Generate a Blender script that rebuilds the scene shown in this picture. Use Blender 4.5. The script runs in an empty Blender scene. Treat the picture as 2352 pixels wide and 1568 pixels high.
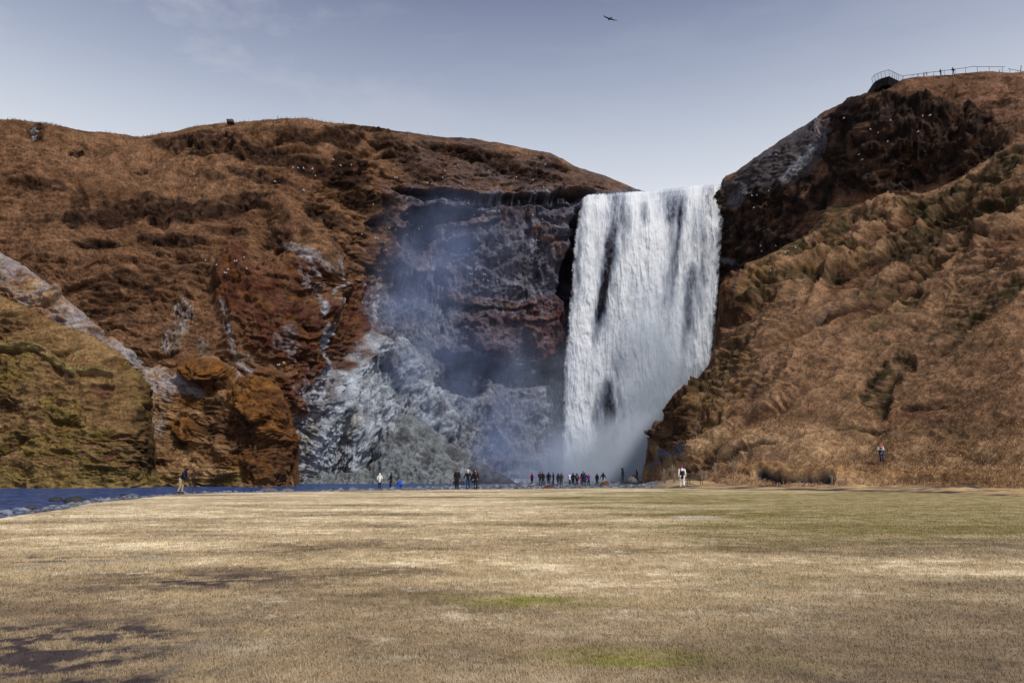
import bpy, bmesh, math, random
import numpy as np
from mathutils import Vector, Matrix
random.seed(7); RNG = np.random.default_rng(11)
S = bpy.context.scene; COL = S.collection
# ------------------------------------------------------------------ camera
FP = 1700.0; PITCH = math.atan((1079-784)/FP); EYE = 1.65
CP, SP = math.cos(PITCH), math.sin(PITCH)
def ray(px, py):
    u = (px-1176.0)/FP; v = (784.0-py)/FP; d = CP - v*SP
    return u/d, (SP+v*CP)/d
def at(px, py, D):
    a, b = ray(px, py); return Vector((a*D, D, EYE+b*D))
cam = bpy.data.objects.new('camera', bpy.data.cameras.new('camera')); COL.objects.link(cam)
cam.location = (0, 0, EYE); cam.rotation_euler = (math.pi/2+PITCH, 0, 0)
cam.data.sensor_width = 36; cam.data.lens = 36*FP/2352; cam.data.clip_start = 0.1; cam.data.clip_end = 5000
S.camera = cam
# ------------------------------------------------------------------ noise
def gn(P, seed=0):
    P = np.asarray(P, np.float32); sh = P.shape[:-1]; Q = P.reshape(-1, 3); n = len(Q); out = np.empty(n, np.float32)
    for k in range(0, n, 16384): out[k:k+16384] = gn1(Q[k:k+16384], seed)
    return out.reshape(sh)
GT = np.random.default_rng(5).normal(size=(4096, 3)); GT = (GT/np.linalg.norm(GT, axis=1, keepdims=True)).astype(np.float32)
GX, GY, GZ = [np.ascontiguousarray(GT[:, k]) for k in range(3)]
def gn1(Q, seed=0):
    R = np.ascontiguousarray(Q.T); I = np.floor(R); f = R-I; I = I.astype(np.int32).astype(np.uint32)
    u = f*f*f*(f*(f*6-15)+10)
    hx = I[0]*np.uint32(73856093); hy = I[1]*np.uint32(19349663); hz = I[2]*np.uint32(83492791)+np.uint32((seed*2654435761+12345) & 0xffffffff)
    HX = (hx, hx+np.uint32(73856093)); HY = (hy, hy+np.uint32(19349663)); HZ = (hz, hz+np.uint32(83492791))
    acc = []
    for dx in (0, 1):
        fx = f[0]-np.float32(dx); ay = []
        for dy in (0, 1):
            fy = f[1]-np.float32(dy); hxy = HX[dx] ^ HY[dy]; az = []
            for dz in (0, 1):
                h = hxy ^ HZ[dz]; h ^= h >> np.uint32(15); h *= np.uint32(2246822519); h = (h >> np.uint32(17)) & np.uint32(4095)
                az.append(GX[h]*fx+GY[h]*fy+GZ[h]*(f[2]-np.float32(dz)))
            ay.append(az[0]+u[2]*(az[1]-az[0]))
        acc.append(ay[0]+u[1]*(ay[1]-ay[0]))
    return (acc[0]+u[0]*(acc[1]-acc[0]))*1.5
def fbm(P, sc, seed=0, o=4, gain=.5, lac=2.03):
    P = np.asarray(P, np.float32)/np.asarray(sc, np.float32); a = 1; r = 0; t = 0
    for k in range(o):
        r = r+a*gn(P*lac**k+17.3*k, seed+k); t += a; a *= gain
    return r/t
def ridged(P, sc, seed=0, o=4, gain=.5):
    P = np.asarray(P, np.float32)/np.asarray(sc, np.float32); a = 1; r = 0; t = 0
    for k in range(o):
        r = r+a*(1-2*np.abs(gn(P*2.03**k+9.1*k, seed+k))); t += a; a *= gain
    return r/t
def cl(x, a=0., b=1.): return np.clip(x, a, b)
def ss(a, b, x):
    t = cl((x-a)/(b-a)); return t*t*(3-2*t)
def mix(a, b, m): return a+(b-a)*m
def mixc(A, c, m): return A+(np.asarray(c, np.float32)-A)*m[..., None]
def tps(ctrl, X, Y):
    c = np.array(ctrl, float); n = len(c); x = c[:, 0]/1000; y = c[:, 1]/1000; z = c[:, 2]
    U = lambda r2: np.where(r2 > 1e-12, r2*np.log(r2+1e-20)*.5, 0)
    K = U((x[:, None]-x)**2+(y[:, None]-y)**2)+np.eye(n)*2e-4
    Pm = np.c_[np.ones(n), x, y]; A = np.zeros((n+3, n+3)); A[:n, :n] = K; A[:n, n:] = Pm; A[n:, :n] = Pm.T
    w = np.linalg.solve(A, np.r_[z, 0, 0, 0])
    X = X/1000; Y = Y/1000; out = w[n]+w[n+1]*X+w[n+2]*Y
    for k in range(n): out = out+w[k]*U((X-x[k])**2+(Y-y[k])**2)
    return out
def pl(pts, x): p = np.array(pts, float); return np.interp(x, p[:, 0], p[:, 1])
def segdist(pts, X, Y):
    d = np.full(X.shape, 1e9)
    for (x0, y0), (x1, y1) in zip(pts[:-1], pts[1:]):
        dx, dy = x1-x0, y1-y0; L = dx*dx+dy*dy+1e-9
        t = cl(((X-x0)*dx+(Y-y0)*dy)/L); d = np.minimum(d, np.hypot(X-x0-t*dx, Y-y0-t*dy))
    return d
# ------------------------------------------------------------------ object helpers
def props(o, label=None, cat=None, group=None, kind=None):
    if label: o['label'] = label
    if cat: o['category'] = cat
    if group: o['group'] = group
    if kind: o['kind'] = kind
    return o
def link(o, parent=None):
    COL.objects.link(o)
    if parent: o.parent = parent
    return o
def empty(name, loc=(0, 0, 0), rz=0):
    o = bpy.data.objects.new(name, None); o.location = loc; o.rotation_euler = (0, 0, rz); o.empty_display_size = .2
    return link(o)
def npmesh(name, V, F, mat=None, smooth=True, attrs=None, cols=None):
    V = np.asarray(V, np.float32).reshape(-1, 3); F = np.asarray(F, np.int32); k = F.shape[1]
    me = bpy.data.meshes.new(name); me.vertices.add(len(V)); me.vertices.foreach_set('co', V.ravel())
    me.loops.add(F.size); me.loops.foreach_set('vertex_index', F.ravel())
    me.polygons.add(len(F)); me.polygons.foreach_set('loop_start', np.arange(0, F.size, k, dtype=np.int32))
    me.polygons.foreach_set('loop_total', np.full(len(F), k, np.int32))
    me.polygons.foreach_set('use_smooth', np.full(len(F), smooth))
    me.update(calc_edges=True)
    for n, a in (attrs or {}).items():
        at_ = me.attributes.new(n, 'FLOAT', 'POINT'); at_.data.foreach_set('value', np.asarray(a, np.float32).ravel())
    for n, a in (cols or {}).items():
        at_ = me.color_attributes.new(n, 'FLOAT_COLOR', 'POINT')
        at_.data.foreach_set('color', np.c_[np.asarray(a, np.float32).reshape(-1, 3), np.ones(len(V), np.float32)].ravel())
    if mat: me.materials.append(mat)
    return me
def gridfaces(r, c):
    i = np.arange(r*c).reshape(r, c)
    return np.stack([i[:-1, :-1], i[:-1, 1:], i[1:, 1:], i[1:, :-1]], -1).reshape(-1, 4)
def obj(name, me, parent=None): return link(bpy.data.objects.new(name, me), parent)
# ------------------------------------------------------------------ materials
def newmat(name):
    m = bpy.data.materials.new(name); m.use_nodes = True; nt = m.node_tree
    b = nt.nodes['Principled BSDF']; b.inputs['Specular IOR Level'].default_value = .2
    return m, nt, b
def N(nt, t, **kw):
    n = nt.nodes.new(t)
    for k, v in kw.items():
        if k in n.inputs: n.inputs[k].default_value = v
        else: setattr(n, k, v)
    return n
def simple(name, col, rough=.8, var=.25, sc=18., spec=.2, metal=0.):
    m, nt, b = newmat(name); tc = N(nt, 'ShaderNodeTexCoord'); ns = N(nt, 'ShaderNodeTexNoise', Scale=sc, Detail=4.)
    nt.links.new(tc.outputs['Object'], ns.inputs['Vector'])
    cr = N(nt, 'ShaderNodeMapRange'); cr.inputs[3].default_value = 1-var; cr.inputs[4].default_value = 1+var
    nt.links.new(ns.outputs['Fac'], cr.inputs[0])
    mx = N(nt, 'ShaderNodeVectorMath', operation='MULTIPLY'); mx.inputs[0].default_value = col
    nt.links.new(cr.outputs[0], mx.inputs[1]); nt.links.new(mx.outputs[0], b.inputs['Base Color'])
    b.inputs['Roughness'].default_value = rough; b.inputs['Specular IOR Level'].default_value = spec; b.inputs['Metallic'].default_value = metal
    return m
def terrain_mat(name, grain=3.0, lo=.62, hi=1.4, bump=.5, bdist=.25, rough=.95, aniso=(1, 1, 1)):
    m, nt, b = newmat(name); L = nt.links.new
    a = N(nt, 'ShaderNodeAttribute', attribute_name='albedo'); tc = N(nt, 'ShaderNodeTexCoord')
    mp = N(nt, 'ShaderNodeMapping'); mp.inputs['Scale'].default_value = aniso; L(tc.outputs['Object'], mp.inputs['Vector'])
    n1 = N(nt, 'ShaderNodeTexNoise', Scale=grain, Detail=6., Roughness=.7); L(mp.outputs[0], n1.inputs['Vector'])
    n2 = N(nt, 'ShaderNodeTexNoise', Scale=grain*.23, Detail=3.); L(mp.outputs[0], n2.inputs['Vector'])
    ad = N(nt, 'ShaderNodeMath', operation='ADD'); L(n1.outputs['Fac'], ad.inputs[0]); L(n2.outputs['Fac'], ad.inputs[1])
    cr = N(nt, 'ShaderNodeMapRange'); cr.inputs[1].default_value = .72; cr.inputs[2].default_value = 1.28
    cr.inputs[3].default_value = lo; cr.inputs[4].default_value = hi; L(ad.outputs[0], cr.inputs[0])
    mx = N(nt, 'ShaderNodeVectorMath', operation='MULTIPLY'); L(a.outputs['Color'], mx.inputs[0]); L(cr.outputs[0], mx.inputs[1])
    L(mx.outputs[0], b.inputs['Base Color']); b.inputs['Roughness'].default_value = rough; b.inputs['Specular IOR Level'].default_value = .08
    bp = N(nt, 'ShaderNodeBump', Strength=bump, Distance=bdist); L(n1.outputs['Fac'], bp.inputs['Height']); L(bp.outputs[0], b.inputs['Normal'])
    return m
M_HILL = terrain_mat('dry_grass_slope', 2.6, .5, 1.5, .8, .35)
M_ROCKY = terrain_mat('wet_basalt_and_frost', 2.2, .45, 1.55, 1., .5)
# ------------------------------------------------------------------ relief terrain
RELIEFS = []; TUFTSRC = []
def relief(name, x0, x1, step, ytop, ybot, ctrl, paint, mat, rnd=(3., 14.), ystep=None, back=70, topslope=.12, tuft=0, tsz=.4):
    ystep = ystep or step
    nx = int((x1-x0)/step)+1; px = np.linspace(x0, x1, nx)
    if x0 == -150: px = np.r_[np.arange(-560, -150, 10.), px]
    if x1 == 2520: px = np.r_[px, np.arange(2530, 2950, 10.)]
    nx = len(px)
    yt = pl(ytop, px); yb = np.full(nx, float(ybot)) if not isinstance(ybot, list) else pl(ybot, px)
    nr = int((yb-yt).max()/ystep)+1
    t = np.linspace(0, 1, nr)[:, None]
    PX = np.broadcast_to(px, (nr, nx)).copy(); PY = yb+(yt-yb)*t
    D = tps(ctrl, PX, PY)
    if rnd:
        d = segdist(ytop, PX, PY); D = D+rnd[0]*np.exp(-d/rnd[1])
    rx, rz = ray(PX, PY)
    P = np.stack([rx*D, D, EYE+rz*D], -1)
    du = np.gradient(P, axis=1); dv = np.gradient(P, axis=0)
    n = np.cross(du, dv); n /= np.linalg.norm(n, axis=-1, keepdims=True)+1e-9
    h, A = paint(PX, PY, P, d if rnd else segdist(ytop, PX, PY))
    P = P+n*h[..., None]
    RELIEFS.append(P); (TUFTSRC.append((P, A, tuft, tsz)) if tuft else None)
    # the ground behind the brow runs back as a gently rising plateau
    ds = np.array([.6, 1.5, 3, 5, 8, 12, 18, 27, 40, back])
    top = P[-1]; rows = []
    for k, q in enumerate(ds):
        r = top.copy(); dirx = top[:, 0]/top[:, 1]
        r[:, 1] += q; r[:, 0] += q*dirx*.7; r[:, 2] += q*topslope-(.3*q if topslope < 0 else 0)
        r[:, 2] += gn(r/3., 5)*min(.3, q*.1); rows.append(r)
    P = np.concatenate([P, np.array(rows)]); A = np.concatenate([A, np.repeat(A[-1][None], len(ds), 0)])
    me = npmesh(name, P, gridfaces(*P.shape[:2]), mat, cols={'albedo': np.clip(A, 0.004, .9)})
    o = obj(name, me); o['kind'] = 'structure'
    return o, P
BROWN = (.138, .070, .038); TAN = (.27, .150, .084); GOLD = (.40, .255, .10); SOIL = (.03, .016, .011); ROCK = (.034, .034, .045)
RUST = (.165, .07, .019); GREEN = (.13, .115, .018); FROST = (.40, .44, .50); RED = (.085, .03, .02); GREY = (.14, .135, .16); UMBER = (.085, .042, .021)
def blobs(PX, PY, P, lst, seed, warp=.45, wsc=7.):
    w1 = fbm(P, wsc, seed, 5, .6)*1.25; out = np.zeros(PX.shape, np.float32)
    for b in lst:
        x, y, rx, ry = b[:4]; a = math.radians(b[4]) if len(b) > 4 else 0; s = b[5] if len(b) > 5 else 1
        dx, dy = PX-x, PY-y; u = dx*math.cos(a)+dy*math.sin(a); v = -dx*math.sin(a)+dy*math.cos(a)
        r = np.sqrt((u/rx)**2+(v/ry)**2)+w1*warp*1.6*min(1., max(.45, min(rx, ry)/38.))
        out = np.maximum(out, s*(1-ss(.72, 1.12, r)))
    return out
def lines(PX, PY, P, lst, seed):
    w = fbm(P, 4., seed, 3)*6; w2 = fbm(P, 4., seed+9, 3)*6; out = np.zeros(PX.shape, np.float32)
    for pts, wd, s in lst: out = np.maximum(out, s*(1-ss(.5, 1.2, segdist(pts, PX+w, PY+w2)/wd)))
    return out
def grass_tone(P, seed, A=BROWN, B=TAN):
    n = fbm(P, 22., seed, 4); m = fbm(P, (5., 5., 2.2), seed+5, 4); f = fbm(P, (.9, .9, .5), seed+7, 3)
    C = np.zeros(P.shape, np.float32)+np.asarray(A, np.float32)
    C = mixc(C, B, cl(.30+n*.9+m*.8+f*.9))
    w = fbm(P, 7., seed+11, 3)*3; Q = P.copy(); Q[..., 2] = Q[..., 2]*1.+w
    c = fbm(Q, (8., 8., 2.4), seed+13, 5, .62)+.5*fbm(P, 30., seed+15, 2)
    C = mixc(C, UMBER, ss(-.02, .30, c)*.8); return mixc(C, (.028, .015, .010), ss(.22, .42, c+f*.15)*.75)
def tussock(P, seed, amp=1.):
    # terracettes: long low steps along the contour, with hummocks on them
    w = fbm(P, 9., seed+1, 3)*2.5
    Q = P.copy(); Q[..., 2] = Q[..., 2]+w
    t = 1-np.abs(gn(Q/np.array([4.5, 4.5, .95]), seed+2))*2
    u = 1-np.abs(gn(Q/np.array([1.7, 1.7, .55]), seed+3))*2
    f = gn(P/np.array([.55, .55, .38]), seed+4)
    return amp*(.36*t+.26*u+.17*f)
def craggy(P, seed):
    # broken outcrops: short ledges with a steep front, only here and there on a slope
    w = fbm(P, 7., seed, 3)*3; Q = P.copy(); Q[..., 2] = Q[..., 2]+w
    c = fbm(Q, (8., 8., 2.4), seed+2, 5, .62)+.5*fbm(P, 30., seed+4, 2)
    return c
def base_h(P, seed, a=1.):
    return a*(ridged(P, (14., 14., 30.), seed+9, 3)*1.6+fbm(P, 26., seed, 2)*2.4+ridged(P, 11., seed+3, 3)*1.0+fbm(P, 4., seed+6, 3)*.7)
def strata(P, seed, amp=1.):
    w = fbm(P, 12., seed, 4)*7.; z = (P[..., 2]+w)
    l = (z/4.3) % 1.0; saw = np.where(l < .8, l/.8, (1-l)/.2)*ss(-.15, .25, fbm(P, 9., seed+12, 2))
    c = ridged(P, (1.3, 1.3, 4.), seed+2, 4, .6)
    return amp*(.8*saw+.7*c+1.1*ridged(P, (8., 8., 12.), seed+15, 2)+.9*ridged(P, (3.5, 3.5, 4.5), seed+5, 4)+.25*fbm(P, .8, seed+8, 2))

# ---- left hillside and the cliff behind the fall
LA_TOP = [(-560, 250), (-150, 262), (0, 275), (60, 282), (130, 290), (220, 304), (320, 317), (390, 306), (450, 292), (520, 282), (620, 277), (700, 276), (745, 285), (810, 288), (880, 297), (980, 312), (1060, 316), (1130, 328), (1200, 343), (1265, 352), (1320, 383), (1400, 412), (1462, 440), (1500, 447), (1720, 447)]
LA_CTRL = [(-560, 260, 124), (-560, 1120, 110), (-150, 270, 140), (0, 275, 138), (330, 315, 150), (520, 280, 150), (710, 275, 150), (850, 290, 157), (1060, 320, 163), (1270, 352, 168), (1460, 440, 170), (1720, 440, 172),
 (-150, 600, 124), (0, 560, 126), (200, 600, 126), (400, 600, 130), (600, 560, 134), (640, 480, 137), (800, 470, 148), (900, 470, 158), (1100, 470, 162), (1300, 470, 165), (1500, 600, 168),
 (400, 450, 138), (100, 420, 133), (750, 380, 145), (420, 760, 124), (600, 760, 127), (700, 740, 132), (700, 900, 135), (770, 640, 147), (900, 640, 158), (1100, 640, 162), (1300, 650, 166), (1720, 650, 172),
 (740, 600, 138), (800, 830, 147), (900, 850, 152), (1000, 880, 157), (1200, 870, 163), (1300, 900, 166), (-150, 1120, 122), (400, 1120, 122), (630, 1100, 132), (700, 1098, 143), (900, 1098, 146), (1100, 1098, 154), (1300, 1098, 162), (1500, 1100, 168), (1720, 1100, 168), (800, 960, 144), (1000, 1000, 151)]
def paintLA(PX, PY, P, d):
    sd = 10
    right = ss(0, 1, (PX-pl([(270, 760), (440, 800), (500, 860), (640, 790), (760, 740), (900, 700), (1100, 690)], PY)+fbm(P, 12., 3, 4, .6)*130)/110)   # rock amphitheatre
    upper = ss(0, 1, (pl([(700, 300), (800, 430), (900, 455), (1100, 462), (1340, 460), (1720, 440)], PX)-PY+fbm(P, 9., 4, 5, .6)*50)/24)
    cliff = right*(1-upper)
    redr = blobs(PX, PY, P, [(560, 690, 60, 110), (640, 720, 95, 150), (700, 860, 50, 80), (590, 900, 90, 60), (780, 740, 70, 120, 0, .9)], 21)
    dark = blobs(PX, PY, P, [(440, 335, 100, 20, 4), (530, 342, 90, 32, 12), (465, 362, 35, 12), (620, 370, 90, 28, 18, .8), (780, 330, 50, 30, 20, .8), (790, 400, 45, 42), (700, 395, 60, 22, 10, .8),
        (850, 305, 70, 16, 6), (190, 530, 36, 24), (184, 480, 22, 26, 0, .6), (330, 490, 120, 26, -6, .7), (260, 520, 80, 28, 0, .7), (430, 505, 110, 30, 0, .8), (560, 478, 75, 24, -8, .8), (330, 395, 20, 7, -25), (175, 370, 22, 9), (85, 322, 20, 24),
        (230, 582, 48, 13), (860, 510, 40, 40), (740, 500, 50, 30, 25, .8), (840, 480, 60, 30, 10), (1080, 360, 110, 18, 14, .8), (1180, 400, 90, 14, 16, .8), (960, 400, 70, 20, 20, .6), (690, 330, 60, 18, 14, .6), (600, 420, 90, 16, 14, .7), (480, 420, 60, 10, 8, .5), (900, 350, 60, 24, 20, .6), (100, 440, 80, 14, 8, .5), (90, 520, 60, 14, 5, .5), (400, 570, 90, 12, 4, .6), (520, 545, 60, 12, -6, .6), (640, 560, 40, 24, 40, .6), (310, 740, 24, 30, 20, .5), (1290, 390, 50, 12, 22, .5), (370, 640, 60, 14, 0, .5), (470, 640, 60, 12, 5, .5), (300, 660, 60, 20, 30, .5), (60, 640, 70, 16, 35, .6)], 31)
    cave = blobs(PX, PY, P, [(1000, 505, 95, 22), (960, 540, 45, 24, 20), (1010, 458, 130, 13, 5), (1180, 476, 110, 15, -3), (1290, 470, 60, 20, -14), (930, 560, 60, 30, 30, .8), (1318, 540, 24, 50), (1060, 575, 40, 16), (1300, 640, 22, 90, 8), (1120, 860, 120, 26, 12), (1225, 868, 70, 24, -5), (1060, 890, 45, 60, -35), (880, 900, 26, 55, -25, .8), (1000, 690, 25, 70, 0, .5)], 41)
    bulge = blobs(PX, PY, P, [(1235, 765, 52, 80), (1130, 780, 75, 60, 10, .6)], 51)
    tanp = blobs(PX, PY, P, [(1240, 540, 34, 22, 30), (1275, 585, 26, 26), (1110, 700, 110, 12, 6), (1080, 525, 60, 9, -6), (1060, 440, 90, 10), (950, 620, 40, 20, 40), (900, 560, 40, 40, 50), (820, 560, 50, 60, 30), (830, 640, 40, 50, 20), (1200, 740, 60, 14)], 61)
    calm = blobs(PX, PY, P, [(200, 370, 330, 60, 5), (420, 430, 220, 46, 12), (120, 560, 150, 60, 20, .8), (560, 430, 90, 50, 20), (700, 300, 90, 20), (1250, 370, 120, 14, 20)], 71, .5, 12.); cg = craggy(P, sd+51)-calm*.35; h = base_h(P, sd)+.18*redr*ridged(P, .55, 83, 2)+.16*cliff*ridged(P, .6, 84, 2)+(1-cliff)*(tussock(P, sd+20, 1.)-ss(-.02, .35, cg)*1.5+ss(.05, .4, cg)*.8*ridged(P, (2., 2., 1.2), 12, 4, .6))+cliff*strata(P, sd+30, 1.25)
    cone = lambda pts, wd, a: a*np.exp(-(segdist(pts, PX+fbm(P, 6., 15, 3)*16, PY)/wd)**1.5)
    hc = cone([(800, 805), (770, 900), (715, 1090)], 26, 3.2)+cone([(805, 805), (815, 930), (830, 1090)], 24, 3.4)+cone([(812, 810), (860, 930), (925, 1080)], 20, 2.6)+cone([(760, 880), (730, 960), (690, 1080)], 16, 1.6)
    hc = hc+cone([(872, 800), (920, 850), (960, 930), (1010, 1000)], 22, 3.2)+cone([(862, 790), (872, 880), (890, 960)], 12, 1.8)+cone([(1000, 940), (1060, 960), (1100, 930)], 16, 2.)+cone([(1090, 850), (1110, 930), (1150, 1060)], 20, 1.8)
    hc = hc+cone([(640, 480), (690, 540), (742, 590), (750, 640), (728, 720)], 20, 2.6)+cone([(800, 430), (850, 520), (880, 600), (960, 650)], 22, 2.6)+cone([(500, 640), (545, 740), (520, 820)], 16, 1.8)+cone([(370, 700), (460, 660), (560, 640)], 22, 1.6)+cone([(830, 560), (800, 640), (790, 760)], 14, 2.)
    h = h+hc
    fold = lines(PX, PY, P, [([(150, 420), (178, 432), (200, 465), (207, 500), (200, 545)], 7, 1), ([(300, 402), (330, 390)], 5, .9), ([(0, 615), (60, 640), (120, 690), (150, 720)], 9, .8), ([(760, 560), (800, 600), (850, 640)], 8, .8), ([(480, 650), (520, 690), (530, 740)], 8, .7), ([(352, 690), (362, 730), (350, 770)], 6, .5)], 75)
    h = h-fold*.6; dark = np.maximum(dark, fold*.75*cl(.55+fbm(P, 3.5, 76, 3)*2.2))
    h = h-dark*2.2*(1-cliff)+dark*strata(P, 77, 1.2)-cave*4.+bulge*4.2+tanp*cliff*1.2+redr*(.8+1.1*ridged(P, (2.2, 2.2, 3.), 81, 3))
    h = h*ss(-6, 30, d)*.9+h*.1
    # albedo
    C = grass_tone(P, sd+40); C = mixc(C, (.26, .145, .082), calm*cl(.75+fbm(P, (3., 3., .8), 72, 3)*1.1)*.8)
    fringe = ss(0, 1, (PX-820)/200)*upper
    C = mixc(C, (.085, .066, .068), fringe*cl(.5+fbm(P, 12., 99, 3))*.95)
    sc = cl(fbm(P, (1.6, 1.6, 4.), sd+50, 4)*1.2+.5)
    R = mixc(np.zeros_like(C)+np.asarray((.045, .045, .065), np.float32), (.20, .19, .24), sc*.75)
    R = mixc(R, UMBER, cl(fbm(P, 9., 93, 4)*1.3)*.9)
    C = C+(R-C)*cliff[..., None]
    C = mixc(C, TAN, tanp*cl(.3+fbm(P, 2., 94, 3)*1.5)*cliff*.7)
    C = mixc(C, RED, redr*cl(.75+fbm(P, 3., 95, 3)))
    C = mixc(C, RUST, redr*cl(fbm(P, 2., 96, 4)*2.2-.05)*.8)
    C = mixc(C, (.10, .032, .022), bulge*cl(.6+fbm(P, 1.2, 97, 3)))
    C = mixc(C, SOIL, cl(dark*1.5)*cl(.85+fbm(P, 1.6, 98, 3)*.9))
    C = mixc(C, (.012, .013, .022), cave*.85)  # hollows and undercuts get their shade in the colour too
    # frost and ice
    fr = blobs(PX, PY, P, [(425, 745, 24, 40, 10, .8), (400, 800, 30, 30, 30, .7), (470, 800, 20, 30, 0, .4), (780, 960, 120, 150), (740, 1060, 120, 60), (900, 970, 90, 110), (1000, 1040, 130, 70), (1060, 960, 80, 60, 0, .8), (1180, 960, 110, 120, 0, .55), (1150, 1060, 120, 50, 0, .6), (930, 860, 60, 45, 40, .8), (810, 850, 40, 60, 0, .8), (1260, 940, 45, 90, 0, .9), (695, 592, 50, 12, 30, .5), (850, 720, 40, 90, 0, .35), (940, 760, 120, 60, 0, .35), (640, 790, 26, 40, 30, .35), (528, 770, 9, 70, -10, .6), (560, 840, 24, 20, 40, .6)], 111, .4, 6.)
    vs = cl(ridged(P, (.55, .55, 4.5), 121, 3)*1.25-.05)            # hanging ice ribs
    streak = cl(ridged(P, (1.1, 1.1, 9.), 131, 3)*2.2-1.35)
    icic = blobs(PX, PY, P, [(690, 640, 20, 60), (742, 640, 9, 60), (725, 740, 12, 70, 10), (835, 760, 14, 110, 8), (950, 700, 120, 100, 0, .8), (1130, 465, 230, 12), (700, 880, 30, 50), (80, 322, 10, 22), (1200, 690, 80, 60, 0, .5), (1000, 600, 60, 60, 0, .4), (1055, 560, 200, 50, 0, .3)], 141)
    ln = lines(PX, PY, P, [([(742, 595), (745, 640), (722, 690), (735, 760), (720, 830), (712, 900)], 4, 1), ([(840, 700), (835, 760), (850, 830), (862, 880)], 5, .9), ([(690, 590), (700, 690), (715, 760)], 3, .9), ([(520, 760), (540, 830), (570, 870)], 6, .6), ([(930, 960), (975, 985), (1010, 1010)], 8, .9), ([(790, 640), (800, 690)], 2.5, .8)], 151)
    fm = cl(fr*(.10+.75*vs+.7*ss(.5, 2.8, hc))*(PX > 640)*(1-.35*ss(930, 1100, PX))+fr*(PX <= 640)*ss(.5, 1., vs*.7+.2+.8*fbm(P, 3., 19, 4))*.75+icic*streak*.9+ln*cl(.4+fbm(P, .8, 152, 2)*2))
    h = h+fr*(vs-.5)*.95+icic*streak*.25
    C = mixc(C, FROST, fm)
    C = mixc(C, (.30, .28, .20), fr*cl(fbm(P, 5., 161, 3)*2-.2)*.6)
    return h, C
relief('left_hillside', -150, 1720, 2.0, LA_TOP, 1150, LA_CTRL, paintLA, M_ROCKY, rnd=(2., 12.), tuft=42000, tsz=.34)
# ---- frosted spur with the orange mossy rocks
LB_TOP = [(-560, 440), (-150, 520), (0, 580), (60, 612), (112, 655), (130, 672), (200, 728), (260, 770), (330, 812), (385, 842), (430, 838), (470, 826), (500, 826), (528, 842), (560, 868), (600, 864), (622, 872), (640, 900), (655, 935), (670, 985), (682, 1030), (688, 1070), (684, 1096), (674, 1125), (670, 1130)]
LB_CTRL = [(-560, 460, 112), (-560, 1120, 104), (-150, 540, 119), (0, 580, 119), (120, 660, 118), (250, 765, 118), (400, 840, 119), (480, 830, 116), (545, 862, 118.5), (610, 872, 115), (670, 1000, 116), (690, 1100, 116), (-150, 1120, 111), (0, 1120, 111), (250, 1120, 112), (400, 1112, 113), (500, 1112, 112), (640, 1112, 111), (420, 950, 116), (400, 890, 117.5), (500, 1000, 113.5), (580, 950, 112), (250, 900, 115), (0, 800, 115), (560, 1040, 112)]
def paintLB(PX, PY, P, d):
    sd = 210
    moss = blobs(PX, PY, P, [(600, 960, 95, 105), (610, 1040, 85, 75), (475, 865, 75, 38, 12), (430, 990, 45, 32, 35, .9), (95, 735, 42, 26), (185, 790, 45, 22), (480, 1040, 40, 20, 30, .6), (410, 905, 60, 26, 20, .6), (30, 640, 40, 20, 30, .5)], 211, .35, 4.)
    lump = blobs(PX, PY, P, [(475, 862, 66, 34, 12), (435, 995, 42, 30, 35), (590, 930, 60, 50), (640, 990, 42, 80, -10), (620, 1070, 60, 40), (95, 735, 36, 22), (185, 790, 40, 18), (120, 690, 14, 20)], 213, .3, 3.)
    rock = blobs(PX, PY, P, [(545, 1000, 40, 60, -20, .9), (655, 1070, 40, 50, 0, .8), (600, 1060, 50, 50, 0, .6), (510, 890, 40, 10, 10, .8), (452, 868+20, 50, 8, -5, .7), (645, 950, 30, 50, -12, .5)], 215, .4, 3.)
    fr = blobs(PX, PY, P, [(40, 640, 130, 52, 36, .7), (180, 750, 120, 54, 38, .75), (300, 835, 110, 56, 35, .85), (390, 875, 80, 22, 20, .8), (250, 820, 60, 40, 40, .7), (330, 880, 60, 40, 60, .6), (540, 860, 40, 14, 30, .6), (360, 960, 22, 60, -10, .5), (480, 828, 40, 8, 0, .4)], 217, .4, 5.)
    cob = ridged(P, 1.3, 221, 3)
    cg = craggy(P, sd+51); h = .6*base_h(P, sd, .7)+tussock(P, sd+3, .8)*(1-.9*moss)+moss*(-.20*ridged(P, .5, 222, 2)-.75*cob+1.1*fbm(P, 3.2, 223, 3))+lump*1.7-rock*(.9+.5*ridged(P, 1.1, 232, 3))-ss(0, .35, cg)*1.1*(1-moss)
    C = grass_tone(P, sd+40, (.235, .13, .062), (.36, .225, .11))
    C = mixc(C, RUST, moss*cl(.85+fbm(P, 1.8, 225, 3)*.8)); C = mixc(C, (.21, .088, .022), moss*cl(fbm(P, 1., 226, 3)*2)*.8)
    C = mixc(C, (.06, .03, .02), cl(rock*cl(.8+fbm(P, 1.2, 227, 3)*1.5)))
    C = mixc(C, (.045, .022, .014), moss*cl(cob*1.7-.75)*.9)  # creases between the moss clumps shaded dark in the colour
    C = mixc(C, (.30, .30, .335), .85*fr*cl(.02+ss(.28, 1.0, ridged(P, (1., 1., .7), 228, 4, .65)*.75+.30+fbm(P, 5., 230, 3)*1.0+.35*np.exp(-d/14.))))
    gr = ss(1060, 1095, PY)*cl(fbm(P, 4., 229, 2)*1.5+.3)*(PX < 560); C = mixc(C, (.27, .22, .06), gr*.5)
    return h*ss(-8, 26, d)*.85+h*.15, C
relief('mossy_spur', -150, 690, 1.8, LB_TOP, 1150, LB_CTRL, paintLB, M_HILL, rnd=(4., 10.), back=30, topslope=-.15, tuft=16000, tsz=.28)
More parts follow.
